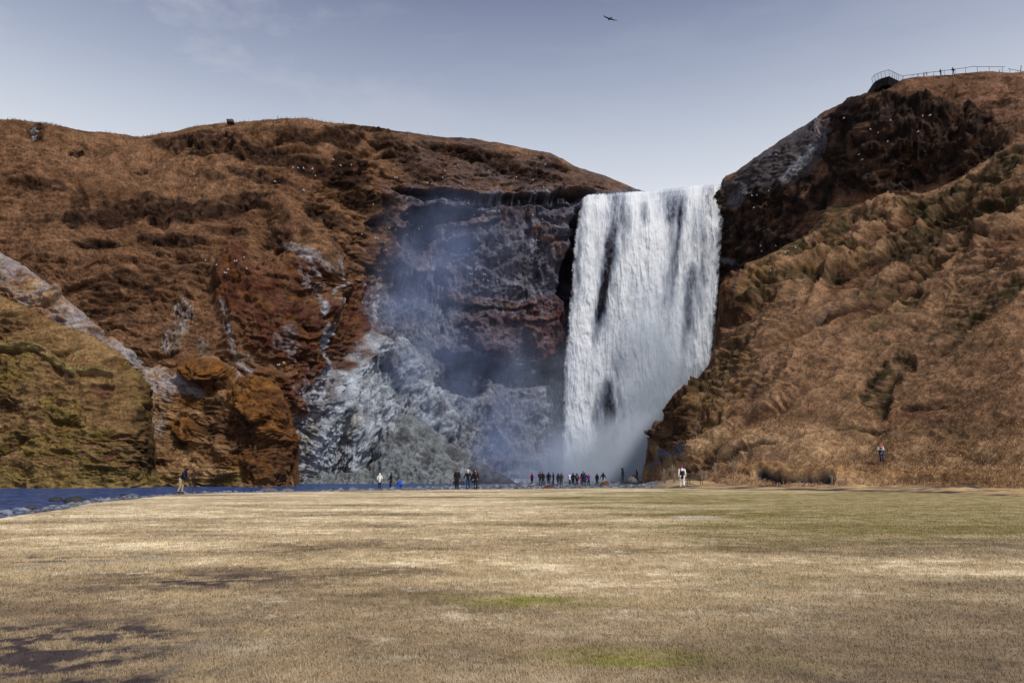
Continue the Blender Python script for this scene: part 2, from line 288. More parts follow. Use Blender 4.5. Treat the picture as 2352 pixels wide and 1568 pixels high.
LC_TOP = [(-560, 560), (-150, 610), (0, 690), (60, 716), (100, 738), (150, 765), (200, 792), (232, 812), (258, 832), (275, 850), (300, 868), (322, 896), (330, 925), (338, 960), (346, 1010), (353, 1060), (357, 1090), (360, 1125), (361, 1130)]
LC_CTRL = [(-560, 600, 108), (-560, 1115, 96), (-150, 640, 114.5), (0, 690, 114), (0, 900, 109), (-150, 1115, 103), (0, 1115, 104), (150, 765, 113), (260, 836, 111), (220, 1000, 106), (340, 960, 110), (355, 1090, 108.5), (250, 1115, 105), (355, 1115, 108.5), (120, 900, 108.5), (290, 1000, 106.5)]
def paintLC(PX, PY, P, d):
    sd = 310
    green = blobs(PX, PY, P, [(40, 870, 75, 50, 0, .9), (30, 905, 60, 26), (170, 970, 60, 45, 30), (90, 1030, 90, 35, 0, .9), (230, 1050, 60, 50, 45, .8), (310, 930, 26, 60, -20, .8), (200, 1000, 80, 30, 20, .7), (290, 860, 30, 22, 0, .6)], 311, .45, 4.)
    redd = blobs(PX, PY, P, [(158, 868, 14, 30, -35), (50, 826, 60, 6), (240, 915, 26, 8, 5), (246, 932, 14, 14), (262, 1052, 16, 9), (110, 835, 50, 6, 15)], 313, .5, 2.5)
    rock = blobs(PX, PY, P, [(332, 1000, 32, 110, -8), (340, 1075, 34, 45), (318, 930, 22, 40, -20, .8), (280, 1095, 60, 14, 0, .7), (235, 1095, 50, 22, 0, .8), (300, 1060, 30, 40, 0, .5), (45, 920, 50, 10, 0, .8)], 315, .4, 3.)
    lip = lines(PX, PY, P, [([(0, 815), (60, 818), (120, 832), (165, 865), (195, 890)], 8, 1), ([(200, 885), (235, 880), (262, 890)], 6, .9)], 317)
    cob = ridged(P, 1.5, 321, 3)
    cg = craggy(P, sd+51); h = .95*base_h(P, sd, 1.)+tussock(P, sd+3, .65)-green*.7*cob+green*.3-rock*(.7*cob+.4*ridged(P, .6, 330, 2))-redd*.6+lip*1.1-ss(0, .35, cg)*1.2+.5*ridged(P, (2.6, 2.6, 1.4), 328, 3)
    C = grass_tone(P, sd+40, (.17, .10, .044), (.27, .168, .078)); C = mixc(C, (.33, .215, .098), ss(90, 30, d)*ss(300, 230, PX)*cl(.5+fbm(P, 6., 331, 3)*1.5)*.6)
    C = mixc(C, GREEN, .7*green*cl(.45+fbm(P, (2.5, 2.5, 1.), 325, 3)*1.6)*.9); C = mixc(C, (.22, .13, .035), green*cl(fbm(P, 2., 329, 3)*2)*.5)
    C = mixc(C, (.09, .038, .025), redd*.8)
    C = mixc(C, (.05, .03, .014), rock*cl(.85+fbm(P, 1.5, 327, 3)*1.2))
    C = mixc(C, (.32, .25, .10), lip*.8)
    foot = ss(1070, 1090, PY); C = mixc(C, (.27, .20, .07), foot*.5)
    return h*ss(-8, 26, d)*.85+h*.15, C
relief('green_knoll', -150, 361, 1.8, LC_TOP, 1150, LC_CTRL, paintLC, M_HILL, rnd=(4., 12.), back=30, topslope=-.15, tuft=20000, tsz=.28)
# ---- iced mound by the pool
LD_TOP = [(700, 1110), (740, 1098), (790, 1096), (850, 1085), (866, 1050), (880, 1005), (897, 975), (920, 963), (955, 970), (985, 990), (1025, 1018), (1045, 1030), (1062, 1040), (1074, 1062), (1084, 1090), (1100, 1100), (1190, 1108)]
def paintLD(PX, PY, P, d):
    vs = ridged(P, (.8, .8, 3.), 411, 3)
    h = ridged(P, 4., 413, 3)*1.3+vs*.35+fbm(P, 1.1, 414, 3)*.4
    C = np.zeros_like(P)+np.asarray((.085, .09, .085), np.float32)
    C = mixc(C, (.30, .33, .37), cl(.05+vs*.65)); C = mixc(C, (.15, .16, .155), cl(.1+fbm(P, 5., 415, 3)*1.8)*.6)
    C = mixc(C, (.05, .05, .06), blobs(PX, PY, P, [(1040, 1050, 26, 14, 40, .6), (985, 1050, 16, 20, 0, .5), (925, 1010, 14, 26, 20, .5)], 417)*cl(.6+vs))
    return h, C
relief('iced_mound', 700, 1100, 1.8, LD_TOP, 1135, [(700, 1100, 138), (860, 1000, 141), (950, 970, 143), (1080, 1060, 143), (900, 1110, 136), (1060, 1110, 136), (1190, 1100, 142), (980, 1050, 139)], paintLD, M_ROCKY, rnd=(2., 8.), back=12, topslope=-.2)
# ---- right back cliff
RB_TOP = [(1590, 445), (1655, 432), (1662, 412), (1668, 405), (1690, 396), (1740, 360), (1800, 320), (1850, 290), (1895, 258), (1940, 236), (1948, 227), (1975, 223), (1996, 216), (2018, 211), (2047, 201), (2060, 193), (2073, 186), (2100, 180), (2145, 176), (2170, 174), (2218, 169), (2250, 167), (2300, 168), (2352, 167), (2520, 162), (2950, 150)]
RB_CTRL = [(2950, 150, 108), (2950, 1120, 78), (1590, 450, 167), (1590, 900, 168), (1590, 1100, 168), (1640, 640, 168), (1668, 420, 158), (1668, 600, 161), (1680, 800, 163), (1800, 320, 152), (1800, 480, 149), (1750, 600, 152), (1925, 250, 147), (1950, 240, 138), (1925, 340, 144), (1955, 340, 135), (1870, 480, 140), (2050, 196, 131), (2100, 400, 126), (2200, 176, 128), (2352, 166, 126), (2352, 320, 113), (2520, 160, 120), (2520, 500, 100), (2200, 300, 121), (2000, 800, 125), (2352, 800, 105), (2000, 1120, 118), (2520, 1120, 95), (1700, 1100, 160)]
def paintRB(PX, PY, P, d):
    sd = 510
    dark = blobs(PX, PY, P, [(2000, 260, 80, 35), (2080, 330, 140, 95), (2150, 390, 110, 45), (2250, 380, 70, 40, -20), (1720, 560, 130, 110), (1850, 460, 90, 40, -20), (1640, 800, 70, 220), (1975, 400, 60, 60), (2200, 300, 60, 40, 0, .6), (2290, 260, 50, 20, 0, .4), (2140, 300, 200, 70, 12), (2250, 420, 90, 40, -30), (2010, 430, 110, 30), (1960, 300, 40, 90), (2300, 330, 60, 30, -30, .7), (1780, 480, 90, 50, -20)], 511)
    grey = blobs(PX, PY, P, [(1800, 380, 160, 70, -38), (1720, 440, 70, 45)], 513)
    fr = blobs(PX, PY, P, [(1872, 352, 80, 13, -42, .9), (1835, 405, 50, 10, -34, .8), (1900, 330, 30, 30, -40, .5), (1710, 465, 30, 18, -20, .5), (1895, 300, 40, 20, -40, .3), (1690, 600, 30, 6, 20, .6)], 517)
    h = base_h(P, sd, 1.)+dark*strata(P, 77, 1.6)-dark*1.5+(1-dark)*tussock(P, sd+3, 1.3)+grey*ridged(P, (3., 3., 1.8), 519, 3)*.8
    h = h*ss(-6, 30, d)*.9+h*.1
    C = grass_tone(P, sd+40, (.17, .088, .055), (.25, .14, .09))
    C = mixc(C, (.075, .07, .08), grey*.9)
    C = mixc(C, (.022, .015, .013), dark*cl(.9+fbm(P, 2., 523, 3)*1.0))
    C = mixc(C, (.08, .04, .022), dark*cl(fbm(P, (4., 4., 1.6), 525, 4)*2.4-.5)*.8)
    C = mixc(C, (.22, .23, .27), fr*cl(.05+ridged(P, (.9, .9, 1.4), 527, 3)*1.1))
    ic = cl(ridged(P, (.9, .9, 5.), 529, 3)*2.4-2.0)*blobs(PX, PY, P, [(1760, 520, 120, 60), (2080, 380, 120, 60), (1690, 500, 30, 60)], 531)
    C = mixc(C, FROST, ic*.7)
    return h, C
relief('right_cliff', 1590, 2520, 2.0, RB_TOP, 1150, RB_CTRL, paintRB, M_ROCKY, rnd=(2., 12.), tuft=8000, tsz=.3)
# ---- right slope
RF_TOP = [(1462, 1130), (1470, 1092), (1480, 1055), (1492, 1010), (1498, 985), (1505, 968), (1524, 966), (1531, 940), (1545, 915), (1570, 893), (1600, 866), (1622, 840), (1636, 812), (1646, 760), (1650.5, 720), (1660, 672), (1680, 642), (1700, 628), (1712, 603), (1760, 585), (1820, 555), (1850, 540), (1868, 515), (1880, 492), (1905, 475), (1950, 470), (2000, 455), (2060, 448), (2130, 440), (2180, 415), (2230, 385), (2300, 345), (2352, 315), (2520, 250), (2950, 165)]
RF_TOP = [p for p in RF_TOP if p != (1650.5, 720)]
RF_CTRL = [(2950, 170, 92), (2950, 1120, 47), (1475, 1075, 119), (1480, 1110, 112), (1510, 975, 119), (1535, 940, 112), (1600, 870, 112), (1650, 790, 116), (1660, 680, 124), (1700, 632, 126), (1850, 540, 127), (1880, 485, 129), (1950, 470, 129), (2060, 448, 125), (2180, 415, 118), (2352, 315, 110), (2520, 250, 106), (1560, 1060, 101), (1560, 1110, 90), (1600, 1000, 99), (1700, 900, 99), (1700, 780, 110), (1700, 1040, 85), (1700, 1110, 71), (1850, 800, 97), (1850, 680, 108), (1850, 1000, 78), (1850, 1110, 66), (2000, 640, 105), (2025, 900, 80), (2025, 1060, 69), (2025, 1115, 65), (2352, 600, 84), (2352, 850, 70), (2352, 1000, 62), (2352, 1120, 56), (2520, 1120, 53), (2520, 700, 76), (2200, 500, 106), (2200, 750, 84)]
def paintRF(PX, PY, P, d):
    sd = 610
    crag = blobs(PX, PY, P, [(1570, 980, 48, 80, 10), (1600, 910, 50, 30, -40, .8), (1505, 1020, 24, 60, 10), (1690, 700, 50, 60, -30), (1665, 770, 24, 50, 0), (1700, 640, 30, 18)], 611, .4, 3.)
    mosr = blobs(PX, PY, P, [(1620, 950, 80, 80, -40, .8), (1760, 660, 60, 45, -10, .7), (1850, 610, 60, 32, 0, .8), (1940, 600, 60, 26, 0, .7), (1900, 490, 50, 24, 0, .8), (1700, 870, 50, 70, 40, .5)], 613, .5, 5.)
    dark = blobs(PX, PY, P, [(q[0], q[1], q[2]*1.25, q[3]*1.4)+tuple(q[4:]) for q in [(2035, 905, 34, 45, 30), (2080, 858, 26, 20), (2095, 705, 30, 20), (2280, 735, 90, 20, -38, .8), (2200, 770, 60, 14, -30, .6), (2290, 500, 70, 17, -4), (2170, 515, 42, 16), (2250, 560, 40, 14, -8), (2210, 545, 60, 14, 10, .8), (1930, 590, 36, 9, 0, .8), (2085, 482, 20, 7), (2150, 640, 50, 14, -30, .8), (2230, 460, 60, 20, -20, .8), (2310, 420, 60, 18, -35, .9), (2120, 600, 50, 18, -30, .7), (1870, 505, 26, 20), (2200, 820, 50, 14, -30, .4), (1890, 545, 60, 12, 0, .5), (2080, 590, 50, 14, -25, .6), (2000, 690, 60, 14, -10, .5), (2180, 480, 90, 20, -14), (2240, 520, 70, 16, -10), (2330, 480, 50, 16, -10), (1960, 540, 80, 14, -8, .8), (1800, 610, 70, 16, -12, .7), (1860, 660, 60, 14, -14, .6), (2120, 560, 70, 14, -18, .8), (1760, 700, 60, 14, -30, .6), (1720, 820, 60, 12, -40, .6), (1660, 900, 60, 14, -40, .6), (1640, 1010, 40, 14, -30, .5), (2250, 830, 60, 10, -30, .4), (2080, 745, 90, 10, -30, .4), (1910, 470, 50, 18, -10), (1830, 560, 50, 14, -20, .8)]], 615, .5, 4.)
    gl = lines(PX, PY, P, [([(1720, 940), (1790, 860), (1850, 800), (1930, 730), (2010, 660), (2080, 600), (2140, 560)], 6, .55), ([(1960, 760), (1900, 800)], 6, .5)], 617)
    tr = lines(PX, PY, P, [([(1640, 1078), (1720, 1062), (1800, 1050), (1900, 1020), (1960, 1003), (2010, 1002), (2060, 1004)], 4, 1), ([(2350, 880), (2300, 905), (2230, 935), (2180, 950), (2080, 960)], 6, 1), ([(1640, 1078), (1560, 1072)], 4, .7), ([(2100, 985), (2040, 1006)], 3, .8)], 619)
    ln = lines(PX, PY, P, [([(1690, 800), (1650, 840), (1600, 900)], 9, .6), ([(1980, 880), (1800, 1010)], 12, .3)], 621)
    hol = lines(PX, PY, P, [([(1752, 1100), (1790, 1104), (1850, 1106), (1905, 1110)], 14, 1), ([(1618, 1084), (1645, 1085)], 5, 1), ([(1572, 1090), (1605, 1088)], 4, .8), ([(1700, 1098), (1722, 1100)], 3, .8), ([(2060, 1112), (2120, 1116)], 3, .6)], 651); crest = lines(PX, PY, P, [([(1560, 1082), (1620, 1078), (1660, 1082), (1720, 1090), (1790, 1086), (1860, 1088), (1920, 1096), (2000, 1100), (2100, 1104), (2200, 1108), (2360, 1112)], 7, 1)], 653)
    foot = ss(1055, 1085, PY)
    far = cl((P[..., 1]-55)/70)
    cg = craggy(P, sd+51); rough = cl(.12+.75*ss(760, 520, PY)+mosr*.7+.3*crag)
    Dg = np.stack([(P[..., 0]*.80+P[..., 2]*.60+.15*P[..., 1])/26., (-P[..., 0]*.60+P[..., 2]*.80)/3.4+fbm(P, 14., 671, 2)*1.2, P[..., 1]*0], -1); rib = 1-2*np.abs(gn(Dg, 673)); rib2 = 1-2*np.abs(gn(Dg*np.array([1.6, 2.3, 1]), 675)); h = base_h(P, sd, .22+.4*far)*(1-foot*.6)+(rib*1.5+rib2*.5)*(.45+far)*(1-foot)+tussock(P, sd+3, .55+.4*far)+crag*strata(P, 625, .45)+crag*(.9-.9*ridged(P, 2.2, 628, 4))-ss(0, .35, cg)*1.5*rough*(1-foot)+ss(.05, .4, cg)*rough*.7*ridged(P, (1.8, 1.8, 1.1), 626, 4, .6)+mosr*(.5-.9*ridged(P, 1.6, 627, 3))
    h = h-dark*(.9+.6*ridged(P, 3., 629, 4))+dark*.5*ridged(P, (2.5, 2.5, 1.), 630, 3)-gl*1.1-tr*.45
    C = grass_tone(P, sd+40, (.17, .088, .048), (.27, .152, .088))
    C = mixc(C, (.07, .038, .022), ss(.15, -.5, rib+.4*rib2)*.8*(1-foot)); C = C*(1-.22*ss(900, 500, PY))[..., None]; C = mixc(C, (.33, .20, .115), ss(.35, .9, rib+.3*rib2)*.6)  # upper slope darkened in the colour, standing in for weaker sun there
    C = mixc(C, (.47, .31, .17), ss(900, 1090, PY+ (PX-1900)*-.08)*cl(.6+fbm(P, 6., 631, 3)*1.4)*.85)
    C = mixc(C, (.16, .10, .025), mosr*cl(.4+fbm(P, 2.5, 633, 3)*1.6)); C = mixc(C, (.04, .024, .012), mosr*cl(ridged(P, 1.6, 627, 3)*1.6-.45))  # second mix paints shade into the crevices of the mossy rock
    C = mixc(C, (.05, .026, .018), crag*cl(.8+fbm(P, 1.8, 639, 3)))
    C = mixc(C, (.15, .065, .025), crag*cl(fbm(P, 2.2, 641, 3)*2.4-.2)*.9)
    C = mixc(C, (.034, .026, .012), cl(dark*1.4)*cl(.75+fbm(P, 1.4, 643, 3)*1.1)); C = mixc(C, (.085, .075, .016), dark*cl(fbm(P, (3., 3., 1.), 645, 4)*2-.3)*.6)
    C = mixc(C, (.055, .045, .055), gl*cl(.7+fbm(P, 2., 647, 2))); C = mixc(C, (.05, .028, .02), tr*.85)
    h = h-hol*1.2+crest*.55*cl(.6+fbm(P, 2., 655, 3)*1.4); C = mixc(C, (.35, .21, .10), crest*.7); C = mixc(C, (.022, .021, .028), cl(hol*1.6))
    C = mixc(C, (.14, .14, .17), lines(PX, PY, P, [([(1500, 1075), (1560, 1060), (1610, 1040)], 7, .9)], 649))
    k_ = ss(0, 55, d); return h*(.15+.85*k_)-.5*(1-k_), C
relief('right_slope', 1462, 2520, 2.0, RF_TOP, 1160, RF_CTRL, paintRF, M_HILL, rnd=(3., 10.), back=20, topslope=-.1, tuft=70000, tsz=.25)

# ------------------------------------------------------------------ valley floor
EDGE = [(-700, 20), (-200, 24), (0, 27), (150, 33), (300, 43), (420, 53), (560, 57), (700, 60), (1040, 66), (1400, 69), (1600, 62), (1750, 60), (2000, 55), (2352, 44), (2700, 38), (3200, 35)]
NEARW = [(-700, 36), (0, 45), (150, 50), (300, 60), (500, 68), (640, 72), (900, 85), (1050, 98), (1150, 112), (1250, 124), (1400, 122), (1480, 128), (1560, 150), (3200, 180)]
FARW = [(-700, 108), (0, 114), (400, 118), (650, 124), (700, 140), (900, 143), (1100, 142), (1180, 146), (1300, 158), (1500, 170), (1560, 151), (3200, 181)]
def ground_z(X, Y):
    X = np.asarray(X, float); Y = np.asarray(Y, float); px = 1176+FP*(X/Y)*CP
    P = np.stack([X, Y, X*0], -1)
    e = pl(EDGE, px)+fbm(P, 6., 701, 2)*2.
    zm = .05*fbm(P, 14., 703, 2)+.10*ss(35, 62, Y)*ss(1200, 1500, px)+.02*fbm(P, 2., 705, 2)-.12*ss(900, -100, px)
    zb = -.38+.10*fbm(P, 7., 707, 3)+.12*ss(125, 150, Y)
    a = ss(0, 5, Y-pl(NEARW, px)+fbm(P, 5., 709, 2)*2.5); b = ss(0, 5, pl(FARW, px)-Y+fbm(P, 5., 711, 2)*2.)
    zb = zb-1.0*a*b
    zb = zb-.45*ss(500, 0, px)*(1-a)+.2*ss(-3, 3, Y-pl(FARW, px))
    zr = .15+.018*(Y-e)+.45*np.maximum(0, fbm(P, (3.5, 2.2, 1), 713, 3))*ss(0, 3, Y-e)
    rr = ss(1440, 1560, px); zb = zb*(1-rr)+zr*rr
    m = ss(-.5, 2.2, Y-e)
    return zm*(1-m)+zb*m
xs = np.linspace(-1300, 1300, 1250)/FP*1.15
ys = np.concatenate([np.linspace(.8, 5.5, 25), 5.5*np.exp(np.linspace(0, math.log(200/5.5), 900))])
ex = np.array([2., 6., 14., 30., 60., 120.])
YY = np.repeat(ys[:, None], len(xs)+12, 1); XX = xs[None]*ys[:, None]; XX = np.concatenate([XX[:, :1]-ex[::-1][None], XX, XX[:, -1:]+ex[None]], 1)
ZZ = ground_z(XX, YY); PXg = 1176+FP*(XX/YY)*CP
Pg = np.stack([XX, YY, ZZ], -1)
ed = pl(EDGE, PXg)+fbm(np.stack([XX, YY, XX*0], -1), 6., 701, 2)*2.
def meadow_colour(X, Y):
    P0 = np.stack([X, Y, X*0], -1); px = 1176+FP*(X/Y)*CP
    C = np.zeros(P0.shape, np.float32)+np.asarray((.46, .35, .205), np.float32)
    n1 = fbm(P0, (6., 3.4, 1), 721, 4, .6); n2 = fbm(P0, (1.3, .8, 1), 723, 4, .6); n3 = fbm(P0, (.16, .16, 1), 725, 3); n4 = fbm(P0, (.5, .3, 1), 728, 3)
    n5 = fbm(P0, (16., 3., 1), 740, 3); C = mixc(C, (.165, .115, .075), cl(.12+n1*1.8+n2*1.5+n5*1.5+n4*.9-.2*ss(14, 40, Y))); C = mixc(C, (.74, .62, .43), cl(-n1*1.2-n5*1.+n2*1.6+n4*1.2+n3*.9-.02+.25*ss(12, 30, Y)*ss(1900, 1100, px)))
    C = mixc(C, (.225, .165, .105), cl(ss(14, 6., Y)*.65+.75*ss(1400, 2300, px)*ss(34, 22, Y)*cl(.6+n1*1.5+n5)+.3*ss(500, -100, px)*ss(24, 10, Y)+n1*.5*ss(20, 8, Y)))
    g = cl(n1*1.0+n5*.8-.2+1.6*np.exp(-((px-2050)/620)**2)*ss(13, 24, Y)*(1-.6*ss(50, 60, Y))+.5*np.exp(-((px-1400)/260)**2)*ss(30, 45, Y)
           +2.4*np.exp(-((X-.95)/.60)**2-((Y-7.1)/.32)**2)+1.5*np.exp(-((X-.4)/1.0)**2-((Y-10.)/.45)**2)+.5*np.exp(-((X-4)/3)**2-((Y-12.)/2)**2)-.5*ss(800, 300, px))
    C = C+(np.where((np.abs(X-.7) < 2)[..., None] & (Y < 12)[..., None], np.array([.20, .19, .035]), np.array([.165, .142, .035]))-C)*(g*cl(.7+n2*1.2+n4*.8)*.9)[..., None]
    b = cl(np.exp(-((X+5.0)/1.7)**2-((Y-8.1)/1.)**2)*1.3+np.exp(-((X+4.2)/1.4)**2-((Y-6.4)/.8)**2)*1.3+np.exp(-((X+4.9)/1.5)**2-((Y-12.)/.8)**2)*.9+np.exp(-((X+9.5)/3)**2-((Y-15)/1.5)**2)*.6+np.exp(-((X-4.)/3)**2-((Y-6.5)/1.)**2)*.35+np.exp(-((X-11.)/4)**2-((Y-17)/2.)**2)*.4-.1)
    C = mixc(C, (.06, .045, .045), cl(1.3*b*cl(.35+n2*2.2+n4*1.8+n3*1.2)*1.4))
    C = mixc(C, (.52, .45, .40), cl(1.8*np.exp(-((X-6.5)/.75)**4-((Y-27.)/.55)**4)*(.8+n2))*.8); C = mixc(C, (.50, .40, .27), cl(1.2*np.exp(-((X-8.2)/3.)**4-((Y-33.)/.8)**2)*(.8+n2))*.7)
    return C
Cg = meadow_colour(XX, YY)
bed = ss(-.1, .9, YY-ed+.3*gn(Pg/.5, 733)); rr = ss(1440, 1560, PXg)
peb = fbm(Pg, (.5, 1.1, 1), 735, 3); GB = mixc(np.zeros_like(Cg)+np.asarray((.06, .065, .085), np.float32), (.20, .21, .26), cl(peb*1.8+.1))
GB = mixc(GB, (.36, .39, .46), ss(128, 138, YY)*cl(.5+peb))
GR = mixc(np.zeros_like(Cg)+np.asarray((.40, .27, .14), np.float32), (.05, .042, .05), cl(fbm(Pg, (5., 1.6, 1), 737, 3)*2.4+.15+ss(3, 0, YY-ed)*.8))
Cb = GB+(GR-GB)*rr[..., None]; Cg = Cg+(Cb-Cg)*bed[..., None]
M_GROUND = terrain_mat('short_dry_turf', 9., .6, 1.4, .5, .04)
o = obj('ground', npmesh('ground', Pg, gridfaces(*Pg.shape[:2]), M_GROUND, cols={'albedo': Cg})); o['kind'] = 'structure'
# far base ground so the sheet reaches the horizon in every direction
def quad(name, x0, x1, y0, y1, z, mat):
    me = npmesh(name, [(x0, y0, z), (x1, y0, z), (x1, y1, z), (x0, y1, z)], [(0, 1, 2, 3)], mat, False); return obj(name, me)
gm = simple('distant_turf', (.30, .21, .11), .95, .3, .3)
o = quad('ground_plain', -2500, 2500, -2500, 3000, -2.2, gm); o['kind'] = 'structure'
# water
mw, nt, b = newmat('river_water'); L = nt.links.new
b.inputs['Roughness'].default_value = .25; b.inputs['Specular IOR Level'].default_value = .22
tc = N(nt, 'ShaderNodeTexCoord'); mp = N(nt, 'ShaderNodeMapping'); mp.inputs['Scale'].default_value = (.7, 1.3, 1); L(tc.outputs['Object'], mp.inputs['Vector'])
n1 = N(nt, 'ShaderNodeTexNoise', Scale=1.8, Detail=5., Roughness=.65); L(mp.outputs[0], n1.inputs['Vector'])
bp = N(nt, 'ShaderNodeBump', Strength=1., Distance=.35); L(n1.outputs['Fac'], bp.inputs['Height']); L(bp.outputs[0], b.inputs['Normal'])
cr = N(nt, 'ShaderNodeValToRGB'); cr.color_ramp.elements[0].position = .42; cr.color_ramp.elements[0].color = (.005, .02, .085, 1); cr.color_ramp.elements[1].position = .64; cr.color_ramp.elements[1].color = (.07, .15, .38, 1)  # blue sky reflection and ripple highlights put into the base colour
L(n1.outputs['Fac'], cr.inputs[0]); L(cr.outputs[0], b.inputs['Base Color'])
wx = np.linspace(-230, 46, 300); wy = np.linspace(26, 176, 300); WX, WY = np.meshgrid(wx, wy)
WZ = -.76+.025*fbm(np.stack([WX, WY*1.6, WX*0], -1), 1.6, 751, 3)
o = obj('river', npmesh('river', np.stack([WX, WY, WZ], -1), gridfaces(300, 300), mw)); o['kind'] = 'structure'
MIST = [((29, 149, 0), (27, 13, 16), .30), ((10, 147, 2), (26, 12, 12), .07), ((-14, 147, 46), (20, 10, 17), .028), ((-20, 146, 30), (14, 10, 20), .03), ((-4, 148, 16), (30, 12, 20), .022), ((31, 151, 22), (12, 8, 28), .085)]
# ------------------------------------------------------------------ waterfall
mf, nt, b = newmat('falling_water'); L = nt.links.new
nt.nodes.remove(b); out = nt.nodes['Material Output']
ad = N(nt, 'ShaderNodeAttribute', attribute_name='cover'); tn = N(nt, 'ShaderNodeAttribute', attribute_name='albedo')
df = N(nt, 'ShaderNodeBsdfDiffuse'); L(tn.outputs['Color'], df.inputs['Color']); tr = N(nt, 'ShaderNodeBsdfTranslucent'); L(tn.outputs['Color'], tr.inputs['Color'])
m1 = N(nt, 'ShaderNodeMixShader'); m1.inputs[0].default_value = .3; L(df.outputs[0], m1.inputs[1]); L(tr.outputs[0], m1.inputs[2])
tp = N(nt, 'ShaderNodeBsdfTransparent')
tcw = N(nt, 'ShaderNodeTexCoord'); mpw = N(nt, 'ShaderNodeMapping'); mpw.inputs['Scale'].default_value = (1, 1, .3); L(tcw.outputs['Object'], mpw.inputs['Vector'])
nw = N(nt, 'ShaderNodeTexNoise', Scale=3.2, Detail=5., Roughness=.75); L(mpw.outputs[0], nw.inputs['Vector'])
mr = N(nt, 'ShaderNodeMapRange'); mr.inputs[1].default_value = .3; mr.inputs[2].default_value = .7; mr.inputs[3].default_value = -.16; mr.inputs[4].default_value = .16; L(nw.outputs['Fac'], mr.inputs[0])
mm = N(nt, 'ShaderNodeMath', operation='ADD', use_clamp=True); L(ad.outputs['Fac'], mm.inputs[0]); L(mr.outputs[0], mm.inputs[1])
mk = N(nt, 'ShaderNodeMath', operation='GREATER_THAN'); mk.inputs[1].default_value = .012; L(ad.outputs['Fac'], mk.inputs[0])
mz = N(nt, 'ShaderNodeMath', operation='MULTIPLY'); L(mm.outputs[0], mz.inputs[0]); L(mk.outputs[0], mz.inputs[1])
m2 = N(nt, 'ShaderNodeMixShader'); L(mz.outputs[0], m2.inputs[0]); L(tp.outputs[0], m2.inputs[1]); L(m1.outputs[0], m2.inputs[2]); L(m2.outputs[0], out.inputs['Surface'])
WL = [(415, 1348), (445, 1342), (470, 1334), (520, 1326), (600, 1320), (680, 1314), (760, 1307), (850, 1301), (950, 1298), (1120, 1296)]
WR = [(415, 1664), (430, 1661), (500, 1656), (600, 1648), (700, 1641), (800, 1632), (860, 1625), (1120, 1600)]
LIP = [(1280, 470), (1335, 456), (1350, 447), (1400, 443), (1440, 441), (1500, 437), (1560, 430), (1610, 424), (1700, 421)]
